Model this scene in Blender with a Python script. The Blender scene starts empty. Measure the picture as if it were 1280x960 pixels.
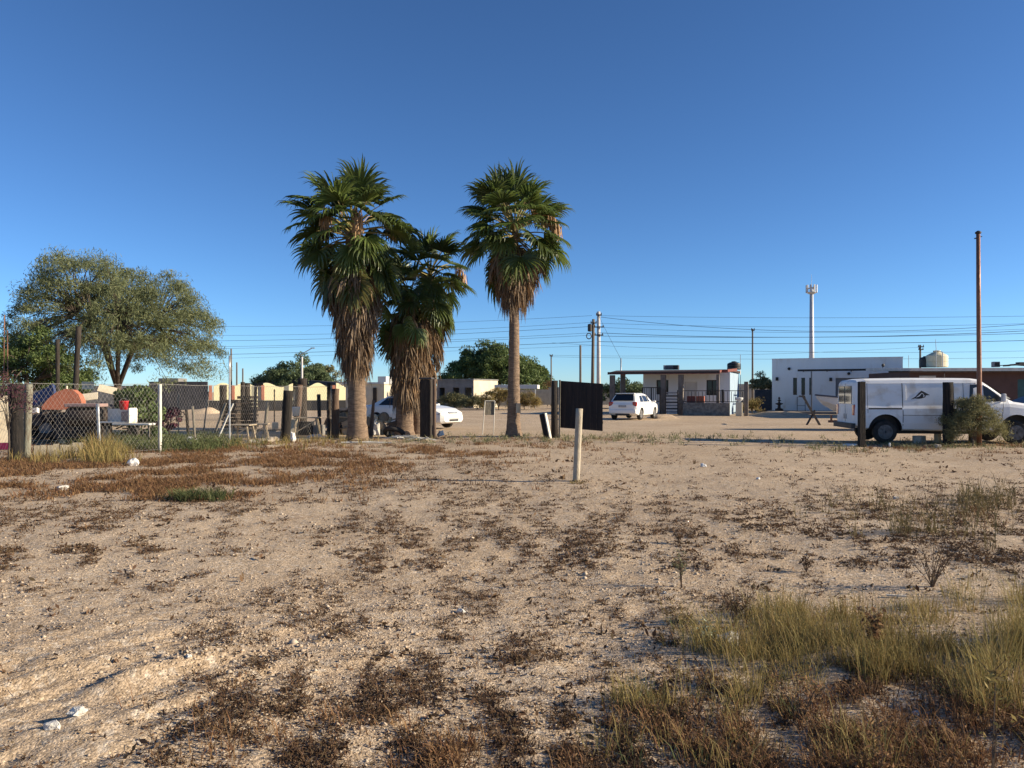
import bpy, bmesh, math, random
import numpy as np
from mathutils import Vector, Matrix

# ------------------------------------------------------------------ camera, world, sun, exposure
SC = bpy.context.scene
COL = SC.collection
R = math.radians
EYE, FPX, HOR = 1.6, 967.0, 490.0          # eye height (m), focal length (px of 1280), horizon row

cam_d = bpy.data.cameras.new('camera'); cam = bpy.data.objects.new('camera', cam_d); COL.objects.link(cam)
cam_d.sensor_width = 36; cam_d.lens = 36 * FPX / 1280; cam_d.shift_y = 10 / 1280
cam_d.clip_start = 0.1; cam_d.clip_end = 8000
cam.location = (0, 0, EYE); cam.rotation_euler = (R(90), 0, 0)
SC.camera = cam

SUN_EL, SUN_AZ = R(20.5), R(96.5)            # azimuth from the view direction (+Y) clockwise to the right
W = bpy.data.worlds.new('World'); SC.world = W; W.use_nodes = True
wn = W.node_tree; bg = wn.nodes['Background']
sky = wn.nodes.new('ShaderNodeTexSky'); sky.sky_type = 'NISHITA'; sky.sun_disc = False
sky.sun_elevation = SUN_EL; sky.sun_rotation = SUN_AZ; sky.altitude = 0
sky.air_density = 0.7; sky.dust_density = 0.12; sky.ozone_density = 6.0
tint = wn.nodes.new('ShaderNodeMixRGB'); tint.blend_type = 'MULTIPLY'; tint.inputs[0].default_value = 1.0
tint.inputs[2].default_value = (0.95, 0.985, 0.94, 1)
gam = wn.nodes.new('ShaderNodeGamma'); gam.inputs[1].default_value = 1.12      # clear dry desert air, same over the whole dome
wn.links.new(sky.outputs[0], gam.inputs[0]); wn.links.new(gam.outputs[0], tint.inputs[1]); wn.links.new(tint.outputs[0], bg.inputs[0]); bg.inputs[1].default_value = 0.08
sun_d = bpy.data.lights.new('sun', 'SUN'); sun_d.energy = 5.0; sun_d.angle = R(0.5); sun_d.color = (1.0, 0.86, 0.64)
sun = bpy.data.objects.new('sun', sun_d); COL.objects.link(sun)
sdir = Vector((math.sin(SUN_AZ) * math.cos(SUN_EL), math.cos(SUN_AZ) * math.cos(SUN_EL), math.sin(SUN_EL)))
sun.rotation_euler = sdir.to_track_quat('Z', 'Y').to_euler(); sun.location = sdir * 50
SC.view_settings.view_transform = 'Standard'; SC.view_settings.look = 'None'
SC.view_settings.exposure = 0.85; SC.view_settings.gamma = 1.0

# ------------------------------------------------------------------ numpy noise, ground height
def _hash(ix, iy, seed):
    h = (ix.astype(np.int64) * 374761393 + iy.astype(np.int64) * 668265263 + seed * 974711) & 0xffffffff
    h = ((h ^ (h >> 13)) * 1274126177) & 0xffffffff
    return ((h ^ (h >> 16)) & 0xffff) / 65535.0
def vnoise(x, y, seed=0):
    x = np.asarray(x, float); y = np.asarray(y, float)
    ix = np.floor(x); iy = np.floor(y); fx = x - ix; fy = y - iy
    fx = fx * fx * (3 - 2 * fx); fy = fy * fy * (3 - 2 * fy)
    a = _hash(ix, iy, seed); b = _hash(ix + 1, iy, seed); c = _hash(ix, iy + 1, seed); d = _hash(ix + 1, iy + 1, seed)
    return (a * (1 - fx) + b * fx) * (1 - fy) + (c * (1 - fx) + d * fx) * fy - 0.5
def fbm(x, y, seed=0, o=3):
    s = 0; a = 1.0
    for k in range(o):
        s = s + a * vnoise(np.asarray(x) * 2 ** k, np.asarray(y) * 2 ** k, seed + k); a *= 0.5
    return s
def hgt(x, y):
    x = np.asarray(x, float); y = np.asarray(y, float)
    d = np.hypot(x, y)
    near = np.clip(1.25 - d / 28, 0, 1); fade = np.clip((60 - d) / 40, 0, 1)
    h = 0.10 * fbm(x / 5.0, y / 5.0, 3) * fade
    h = h + near * (0.020 * fbm(x / 0.9, y / 0.9, 7) + 0.014 * fbm(x / 0.2, y / 0.2, 11, 3))
    rut = np.exp(-((x + 2.3) ** 2 / 1.6 + (y - 4.0) ** 2 / 2.0))            # churned sand, lower left
    u = (x * 0.62 + y * 0.78); v = (-x * 0.78 + y * 0.62)
    h = h + rut * (0.11 * fbm(u / 0.8, v / 0.2, 21, 4) + 0.08)
    gr = np.exp(-((x - 2.3) ** 2 / 2.5 + (y - 4.6) ** 2 / 1.0))             # hummocks under the grass, lower right
    h = h + gr * (0.09 * fbm(x / 0.4, y / 0.4, 31, 4) + 0.04)
    return h
def hz(x, y): return float(hgt(x, y))
def gx(px, Y): return (px - 640) / FPX * Y
def gz(py, Y): return EYE - (py - HOR) / FPX * Y
def at(px, Y): x = gx(px, Y); return Vector((x, Y, hz(x, Y)))
def ppx(m, Y): return m

# ------------------------------------------------------------------ materials
def mat(name, c1, c2=None, scale=6.0, rough=0.85, bump=0.0, bscale=None, metal=0.0, stretch=(1, 1, 1), spec=0.3,
        contrast=(0.35, 0.65), detail=5, coat=0.0, rand=None, transl=0.0, island=None, dirt=None):
    m = bpy.data.materials.new(name); m.use_nodes = True; nt = m.node_tree; N = nt.nodes; L = nt.links
    b = N['Principled BSDF']; b.inputs['Roughness'].default_value = rough; b.inputs['Metallic'].default_value = metal
    b.inputs['Specular IOR Level'].default_value = spec; b.inputs['Coat Weight'].default_value = coat
    tc = N.new('ShaderNodeTexCoord'); mp = N.new('ShaderNodeMapping'); mp.inputs['Scale'].default_value = stretch
    L.new(tc.outputs['Object'], mp.inputs[0])
    n = N.new('ShaderNodeTexNoise'); n.inputs['Scale'].default_value = scale; n.inputs['Detail'].default_value = detail
    n.inputs['Roughness'].default_value = 0.62
    L.new(mp.outputs[0], n.inputs['Vector'])
    r = N.new('ShaderNodeValToRGB'); e = r.color_ramp.elements
    e[0].position, e[1].position = contrast
    e[0].color = (*c1, 1); e[1].color = (*(c2 or tuple(v * 0.75 for v in c1)), 1)
    L.new(n.outputs['Fac'], r.inputs[0]); out = r.outputs[0]
    if island:
        g = N.new('ShaderNodeNewGeometry'); r2 = N.new('ShaderNodeValToRGB'); e2 = r2.color_ramp.elements
        e2[0].color = (*island[0], 1); e2[1].color = (*island[-1], 1)
        for i, c in enumerate(island[1:-1]):
            q = e2.new((i + 1) / (len(island) - 1)); q.color = (*c, 1)
        L.new(g.outputs['Random Per Island'], r2.inputs[0])
        mx = N.new('ShaderNodeMixRGB'); mx.inputs[0].default_value = 0.65
        L.new(out, mx.inputs[1]); L.new(r2.outputs[0], mx.inputs[2]); out = mx.outputs[0]
    if rand:
        oi = N.new('ShaderNodeObjectInfo'); hs = N.new('ShaderNodeHueSaturation'); mr = N.new('ShaderNodeMapRange')
        mr.inputs[3].default_value = 1 - rand; mr.inputs[4].default_value = 1 + rand
        L.new(oi.outputs['Random'], mr.inputs[0]); L.new(mr.outputs[0], hs.inputs['Value']); L.new(out, hs.inputs['Color']); out = hs.outputs[0]
    if dirt:
        n3 = N.new('ShaderNodeTexNoise'); n3.inputs['Scale'].default_value = dirt[1]; n3.inputs['Detail'].default_value = 6
        r3 = N.new('ShaderNodeValToRGB'); r3.color_ramp.elements[0].position = dirt[2]; r3.color_ramp.elements[1].position = dirt[2] + 0.2
        L.new(mp.outputs[0], n3.inputs['Vector']); L.new(n3.outputs['Fac'], r3.inputs[0])
        m3 = N.new('ShaderNodeMixRGB'); m3.inputs[2].default_value = (*dirt[0], 1)
        L.new(r3.outputs[0], m3.inputs[0]); L.new(out, m3.inputs[1]); out = m3.outputs[0]
    L.new(out, b.inputs['Base Color'])
    if bump:
        n2 = N.new('ShaderNodeTexNoise'); n2.inputs['Scale'].default_value = bscale or scale * 4; n2.inputs['Detail'].default_value = 6
        L.new(mp.outputs[0], n2.inputs['Vector'])
        bp = N.new('ShaderNodeBump'); bp.inputs['Strength'].default_value = bump; bp.inputs['Distance'].default_value = 0.03
        L.new(n2.outputs['Fac'], bp.inputs['Height']); L.new(bp.outputs[0], b.inputs['Normal'])
    if transl:
        t = N.new('ShaderNodeBsdfTranslucent'); L.new(out, t.inputs[0]); mxs = N.new('ShaderNodeMixShader'); mxs.inputs[0].default_value = transl
        L.new(b.outputs[0], mxs.inputs[1]); L.new(t.outputs[0], mxs.inputs[2]); L.new(mxs.outputs[0], N['Material Output'].inputs[0])
    return m

M = {}
def dirt_material():
    m = bpy.data.materials.new('sandy_dirt'); m.use_nodes = True; nt = m.node_tree; N = nt.nodes; L = nt.links
    b = N['Principled BSDF']; b.inputs['Roughness'].default_value = 0.95; b.inputs['Specular IOR Level'].default_value = 0.1
    g = N.new('ShaderNodeNewGeometry')
    def noise(s, d=5, ro=0.6):
        n = N.new('ShaderNodeTexNoise'); n.inputs['Scale'].default_value = s; n.inputs['Detail'].default_value = d
        n.inputs['Roughness'].default_value = ro; L.new(g.outputs['Position'], n.inputs['Vector']); return n
    def ramp(src, p0, c0, p1, c1):
        r = N.new('ShaderNodeValToRGB'); e = r.color_ramp.elements; e[0].position = p0; e[1].position = p1
        e[0].color = (*c0, 1); e[1].color = (*c1, 1); L.new(src, r.inputs[0]); return r.outputs[0]
    def mix(f, a, c, mode='MIX'):
        x = N.new('ShaderNodeMixRGB'); x.blend_type = mode
        if isinstance(f, float): x.inputs[0].default_value = f
        else: L.new(f, x.inputs[0])
        L.new(a, x.inputs[1])
        if isinstance(c, tuple): x.inputs[2].default_value = (*c, 1)
        else: L.new(c, x.inputs[2])
        return x.outputs[0]
    base = ramp(noise(0.35, 6).outputs[0], 0.33, (0.52, 0.405, 0.29), 0.68, (0.64, 0.52, 0.39))
    grain = ramp(noise(55, 4, 0.7).outputs[0], 0.30, (0.55, 0.53, 0.50), 0.72, (1.15, 1.13, 1.10))
    c = mix(1.0, base, grain, 'MULTIPLY')
    v = N.new('ShaderNodeTexVoronoi'); v.inputs['Scale'].default_value = 26; L.new(g.outputs['Position'], v.inputs['Vector'])
    vr = N.new('ShaderNodeSeparateColor'); L.new(v.outputs['Color'], vr.inputs[0])
    peb = ramp(vr.outputs[0], 0.80, (0, 0, 0), 0.90, (1, 1, 1))
    c = mix(peb, c, mix(0.5, c, (0.60, 0.54, 0.46)))
    v2 = N.new('ShaderNodeTexVoronoi'); v2.inputs['Scale'].default_value = 75; L.new(g.outputs['Position'], v2.inputs['Vector'])
    s2 = N.new('ShaderNodeSeparateColor'); L.new(v2.outputs['Color'], s2.inputs[0])
    c = mix(1.0, c, ramp(s2.outputs[1], 0.05, (0.66, 0.63, 0.59), 0.95, (1.22, 1.20, 1.17)), 'MULTIPLY')
    org = ramp(noise(1.3, 8, 0.75).outputs[0], 0.56, (0, 0, 0), 0.72, (0.55, 0.55, 0.55))   # rotted plant litter in the sand
    c = mix(org, c, (0.17, 0.10, 0.06))
    spots = ramp(noise(9, 6, 0.75).outputs[0], 0.60, (0, 0, 0), 0.70, (0.6, 0.6, 0.6))
    c = mix(spots, c, (0.15, 0.10, 0.065))
    L.new(c, b.inputs['Base Color'])
    b1 = N.new('ShaderNodeBump'); b1.inputs['Strength'].default_value = 0.6; b1.inputs['Distance'].default_value = 0.02
    L.new(noise(42, 6, 0.75).outputs[0], b1.inputs['Height'])
    b2 = N.new('ShaderNodeBump'); b2.inputs['Strength'].default_value = 0.35; b2.inputs['Distance'].default_value = 0.06
    L.new(noise(4.5, 5, 0.6).outputs[0], b2.inputs['Height'])
    b3 = N.new('ShaderNodeBump'); b3.inputs['Strength'].default_value = 1.0; b3.inputs['Distance'].default_value = 0.0042; b3.invert = True
    L.new(v2.outputs['Distance'], b3.inputs['Height']); L.new(b1.outputs[0], b3.inputs['Normal']); L.new(b3.outputs[0], b2.inputs['Normal'])
    b4 = N.new('ShaderNodeBump'); b4.inputs['Strength'].default_value = 0.7; b4.inputs['Distance'].default_value = 0.007; b4.invert = True
    v3 = N.new('ShaderNodeTexVoronoi'); v3.inputs['Scale'].default_value = 22; L.new(g.outputs['Position'], v3.inputs['Vector'])
    L.new(v3.outputs['Distance'], b4.inputs['Height']); L.new(b4.outputs[0], b1.inputs['Normal'])
    L.new(b2.outputs[0], b.inputs['Normal'])
    return m
M['dirt'] = dirt_material()
def mm(k, *a, **kw): M[k] = mat(k, *a, **kw)
mm('pebble', (0.46, 0.36, 0.26), (0.34, 0.26, 0.19), island=[(0.22, 0.17, 0.13), (0.46, 0.36, 0.26), (0.56, 0.48, 0.38)], rough=0.9)
mm('palestone', (0.62, 0.60, 0.56), (0.5, 0.46, 0.4), scale=20, bump=0.4)
mm('olive_weed', (0.15, 0.12, 0.055), (0.11, 0.085, 0.04), island=[(0.06, 0.05, 0.028), (0.16, 0.13, 0.06), (0.24, 0.17, 0.08), (0.12, 0.11, 0.05)], rough=0.9, transl=0.25)
mm('weed', (0.11, 0.06, 0.033), (0.075, 0.042, 0.026), island=[(0.045, 0.028, 0.02), (0.11, 0.058, 0.032), (0.18, 0.11, 0.058), (0.10, 0.08, 0.042)], rough=0.9, transl=0.2)
mm('redweed', (0.20, 0.10, 0.05), (0.15, 0.075, 0.04), scale=1.2, island=[(0.13, 0.06, 0.035), (0.22, 0.115, 0.055), (0.31, 0.20, 0.09), (0.10, 0.06, 0.035)], rough=0.9, transl=0.25)
mm('drygrass', (0.29, 0.22, 0.085), (0.22, 0.155, 0.06), scale=1.5, island=[(0.13, 0.095, 0.04), (0.40, 0.31, 0.12), (0.24, 0.22, 0.07), (0.32, 0.19, 0.075), (0.20, 0.19, 0.06)], rough=0.8, transl=0.3)
mm('greengrass', (0.11, 0.13, 0.05), (0.08, 0.10, 0.04), scale=1.5, island=[(0.05, 0.075, 0.03), (0.11, 0.135, 0.05), (0.20, 0.18, 0.08)], rough=0.8, transl=0.3)
mm('palegreen', (0.16, 0.17, 0.09), (0.22, 0.20, 0.11), island=[(0.10, 0.12, 0.06), (0.20, 0.20, 0.10), (0.26, 0.22, 0.12)], transl=0.3)
mm('twig', (0.16, 0.11, 0.07), (0.10, 0.07, 0.05), rough=0.9)
mm('whiteleaf', (0.45, 0.48, 0.36), (0.33, 0.38, 0.24), transl=0.2)
mm('mesquite_leaf', (0.15, 0.175, 0.085), (0.19, 0.205, 0.10), scale=0.9, island=[(0.085, 0.11, 0.055), (0.16, 0.185, 0.085), (0.24, 0.245, 0.12)], transl=0.35, rough=0.7)
mm('dark_leaf', (0.085, 0.125, 0.04), (0.12, 0.165, 0.052), scale=0.9, island=[(0.05, 0.08, 0.028), (0.105, 0.15, 0.046), (0.17, 0.205, 0.065)], transl=0.3, rough=0.6)
mm('far_leaf', (0.09, 0.125, 0.06), (0.125, 0.16, 0.075), scale=0.7, island=[(0.06, 0.09, 0.045), (0.11, 0.15, 0.068), (0.165, 0.195, 0.09)], transl=0.3, rough=0.7)
mm('sage_leaf', (0.21, 0.20, 0.095), (0.16, 0.155, 0.07), island=[(0.12, 0.125, 0.06), (0.23, 0.215, 0.105), (0.32, 0.27, 0.12)], transl=0.25, rough=0.8)
mm('purple_leaf', (0.08, 0.03, 0.045), (0.05, 0.025, 0.03), island=[(0.04, 0.022, 0.026), (0.13, 0.03, 0.06)], transl=0.2)
mm('bark', (0.11, 0.085, 0.065), (0.06, 0.048, 0.04), scale=9, bump=0.8, stretch=(1, 1, 0.3), rough=0.95)
mm('palm_bark', (0.27, 0.19, 0.13), (0.13, 0.09, 0.065), scale=5, bump=1.0, bscale=14, stretch=(1, 1, 4.5), rough=0.95)
mm('frond_green', (0.065, 0.105, 0.025), (0.12, 0.15, 0.04), scale=2.5, rand=0.45, transl=0.36, rough=0.42, spec=0.5)
mm('frond_old', (0.12, 0.135, 0.04), (0.17, 0.14, 0.05), scale=3, rand=0.3, transl=0.25, rough=0.55)
mm('frond_dead', (0.27, 0.175, 0.095), (0.15, 0.095, 0.058), scale=2.2, rand=0.4, transl=0.12, rough=0.85, contrast=(0.4, 0.6))
mm('frond_grey', (0.24, 0.17, 0.11), (0.13, 0.10, 0.075), scale=2.2, rand=0.4, transl=0.1, rough=0.9)
mm('petiole', (0.20, 0.20, 0.07), (0.28, 0.20, 0.09), scale=3, rand=0.2)
mm('inflor', (0.42, 0.27, 0.15), (0.32, 0.20, 0.11), rough=0.9)
mm('dark_wood', (0.026, 0.022, 0.020), (0.060, 0.047, 0.037), scale=6, bump=0.9, bscale=22, stretch=(3, 3, 0.35), rough=0.95)
mm('grey_wood', (0.26, 0.23, 0.18), (0.15, 0.13, 0.10), scale=6, bump=0.9, bscale=22, stretch=(3, 3, 0.35), rough=0.95)
mm('lichen_wood', (0.24, 0.24, 0.19), (0.14, 0.11, 0.08), scale=8, bump=0.8, stretch=(2, 2, 0.5), rough=0.95)
mm('black_wood', (0.012, 0.011, 0.011), (0.034, 0.028, 0.024), scale=6, bump=0.9, bscale=22, stretch=(3, 3, 0.35), rough=0.95)  # darker copy of the dark wood for the near-black posts
mm('brown_wood', (0.15, 0.10, 0.07), (0.09, 0.06, 0.045), scale=6, bump=0.6, stretch=(3, 3, 0.35), rough=0.9)
mm('pale_wood', (0.50, 0.41, 0.29), (0.38, 0.30, 0.20), scale=5, bump=0.5, stretch=(3, 3, 0.4), rough=0.85)
mm('white_wood', (0.66, 0.64, 0.58), (0.50, 0.46, 0.38), scale=4, bump=0.4, stretch=(2, 2, 0.6), rough=0.8)
mm('stake', (0.46, 0.40, 0.31), (0.32, 0.27, 0.20), scale=9, bump=0.5, stretch=(2, 2, 0.6), rough=0.8)
mm('black_board', (0.009, 0.008, 0.010), (0.027, 0.019, 0.017), scale=3.2, bump=0.5, stretch=(3.0, 3, 0.25), rough=0.75)
mm('rust', (0.17, 0.065, 0.035), (0.26, 0.13, 0.08), scale=7, bump=0.4, bscale=40, rough=0.55, metal=0.3, stretch=(1, 1, 0.35), spec=0.5)
mm('galv', (0.48, 0.49, 0.50), (0.36, 0.36, 0.36), scale=10, rough=0.42, metal=0.7)
mm('chain_wire', (0.29, 0.275, 0.26), (0.19, 0.175, 0.16), scale=3, rough=0.5, metal=0.35)
mm('cable', (0.055, 0.06, 0.075), (0.07, 0.075, 0.09), rough=0.6)
mm('concrete_pole', (0.55, 0.53, 0.50), (0.44, 0.42, 0.40), scale=3, rough=0.85)
mm('pole_wood', (0.10, 0.085, 0.075), (0.17, 0.14, 0.11), scale=4, stretch=(3, 3, 0.3), rough=0.9, bump=0.4)
mm('white_paint', (0.78, 0.78, 0.78), (0.72, 0.72, 0.71), scale=0.8, rough=0.8, bump=0.1, bscale=20, stretch=(1, 1, 0.35), dirt=((0.60, 0.56, 0.50), 1.8, 0.58))
mm('shaded_blue_paint', (0.32, 0.41, 0.50), (0.27, 0.35, 0.44), scale=1.2, rough=0.8)  # pale blue side wall, darkened so its shade sits in the colour
mm('cream_wall', (0.80, 0.73, 0.46), (0.74, 0.67, 0.41), scale=0.7, rough=0.85, dirt=((0.64, 0.56, 0.36), 1.6, 0.66))
mm('terracotta', (0.42, 0.17, 0.11), (0.33, 0.13, 0.085), scale=3, rough=0.85, bump=0.3)
mm('dark_block', (0.085, 0.082, 0.088), (0.055, 0.054, 0.058), scale=1.6, rough=0.9, bump=0.4)
mm('black_base', (0.035, 0.034, 0.037), (0.022, 0.022, 0.024), scale=1.6, rough=0.9, bump=0.3)
mm('grey_block', (0.22, 0.21, 0.20), (0.16, 0.155, 0.15), scale=2.0, rough=0.9, bump=0.4, dirt=((0.13, 0.12, 0.11), 1.0, 0.6))
mm('beige_plaster', (0.60, 0.53, 0.40), (0.50, 0.43, 0.32), scale=1.0, rough=0.9, bump=0.3, dirt=((0.42, 0.34, 0.24), 1.6, 0.6))
mm('stone_wall', (0.24, 0.21, 0.18), (0.14, 0.125, 0.11), scale=4.5, rough=0.95, bump=0.9, bscale=9, contrast=(0.42, 0.58))
mm('brown_wall', (0.115, 0.066, 0.056), (0.088, 0.052, 0.045), scale=1.2, rough=0.9, dirt=((0.09, 0.055, 0.045), 0.9, 0.58))
mm('roof_brown', (0.06, 0.040, 0.038), (0.045, 0.032, 0.030), scale=3, rough=0.8)
mm('roof_red', (0.22, 0.065, 0.05), (0.16, 0.05, 0.042), scale=3, rough=0.7)
mm('roof_edge', (0.58, 0.56, 0.53), (0.44, 0.42, 0.40), scale=2, rough=0.8)
mm('iron', (0.025, 0.025, 0.028), (0.05, 0.04, 0.035), scale=6, rough=0.6, metal=0.2)
mm('porch_post', (0.19, 0.16, 0.14), (0.13, 0.11, 0.095), scale=4, rough=0.9, bump=0.5)
mm('dark_glass', (0.014, 0.016, 0.020), (0.022, 0.025, 0.03), scale=0.6, rough=0.06, spec=0.35)
mm('teal_door', (0.045, 0.11, 0.115), (0.035, 0.085, 0.09), scale=3, rough=0.6)
mm('garage_grey', (0.20, 0.20, 0.215), (0.17, 0.17, 0.18), scale=2, rough=0.6)
mm('black_plastic', (0.016, 0.016, 0.018), (0.03, 0.03, 0.03), scale=5, rough=0.45, spec=0.4)
mm('tank_beige', (0.66, 0.60, 0.42), (0.58, 0.52, 0.36), scale=2, rough=0.6)
mm('van_white', (0.80, 0.80, 0.80), (0.73, 0.73, 0.72), scale=1.3, rough=0.5, coat=0.05, dirt=((0.56, 0.51, 0.45), 2.6, 0.55), bump=0.06, bscale=5)
mm('car_white', (0.80, 0.79, 0.76), (0.76, 0.75, 0.72), scale=1.3, rough=0.28, coat=0.4, dirt=((0.60, 0.55, 0.48), 1.8, 0.68))
mm('tyre', (0.022, 0.021, 0.021), (0.06, 0.052, 0.045), scale=5, rough=0.9, bump=0.3)
mm('rim', (0.36, 0.36, 0.37), (0.22, 0.21, 0.20), scale=7, rough=0.4, metal=0.6)
mm('rim_old', (0.20, 0.19, 0.185), (0.10, 0.09, 0.085), scale=9, rough=0.6, metal=0.4)
mm('tail_red', (0.40, 0.018, 0.022), (0.30, 0.014, 0.016), rough=0.15, spec=0.6)
mm('lamp_clear', (0.55, 0.55, 0.55), (0.35, 0.36, 0.38), rough=0.1, spec=0.7)
mm('headlamp', (0.22, 0.22, 0.23), (0.38, 0.39, 0.40), scale=6, rough=0.08, spec=0.7)
mm('plate', (0.45, 0.45, 0.44), (0.25, 0.25, 0.26), scale=14, rough=0.4)
mm('trim_dark', (0.03, 0.03, 0.033), (0.05, 0.047, 0.045), rough=0.6)
mm('seat_cloth', (0.30, 0.29, 0.27), (0.24, 0.23, 0.21), rough=0.9)
mm('boat_hull', (0.70, 0.67, 0.63), (0.60, 0.57, 0.53), scale=2, rough=0.4, dirt=((0.35, 0.31, 0.27), 2.0, 0.6))
mm('boat_trim', (0.05, 0.06, 0.09), (0.09, 0.09, 0.12), rough=0.4)
mm('orange_sheet', (0.44, 0.15, 0.085), (0.36, 0.12, 0.07), scale=4, rough=0.75, bump=0.2, dirt=((0.27, 0.12, 0.085), 4, 0.58))
mm('rusty_tank', (0.025, 0.022, 0.022), (0.06, 0.04, 0.032), scale=4, rough=0.8, bump=0.4)
mm('pink_slab', (0.34, 0.22, 0.20), (0.26, 0.18, 0.165), scale=4, rough=0.9)
mm('red_plastic', (0.62, 0.025, 0.03), (0.5, 0.02, 0.025), rough=0.4, spec=0.5)
mm('blue_tarp', (0.035, 0.055, 0.14), (0.025, 0.035, 0.085), scale=3, rough=0.6, bump=0.7, bscale=6)
mm('cardboard', (0.52, 0.40, 0.25), (0.44, 0.33, 0.20), scale=3, rough=0.9)
mm('cream_panel', (0.70, 0.60, 0.44), (0.60, 0.50, 0.35), scale=3, rough=0.85, dirt=((0.4, 0.32, 0.22), 3, 0.6))
mm('white_enamel', (0.74, 0.71, 0.64), (0.66, 0.61, 0.53), scale=3, rough=0.4, dirt=((0.42, 0.30, 0.2), 4, 0.60))
mm('magenta_cloth', (0.35, 0.03, 0.10), (0.25, 0.02, 0.07), scale=5, rough=0.9)
mm('rubble', (0.46, 0.40, 0.32), (0.33, 0.27, 0.21), scale=6, bump=0.9, rough=0.95)
mm('litter', (0.78, 0.76, 0.72), (0.66, 0.64, 0.60), scale=12, rough=0.7)
mm('planter', (0.40, 0.12, 0.075), (0.30, 0.10, 0.06), scale=4, rough=0.8)
mm('tower_grey', (0.50, 0.52, 0.55), (0.44, 0.46, 0.49), scale=1, rough=0.55, metal=0.3)
mm('far_white', (0.62, 0.60, 0.57), (0.54, 0.52, 0.49), scale=1, rough=0.85)
mm('scrap_dark', (0.03, 0.028, 0.029), (0.075, 0.06, 0.05), scale=5, rough=0.8, bump=0.5)

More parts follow.
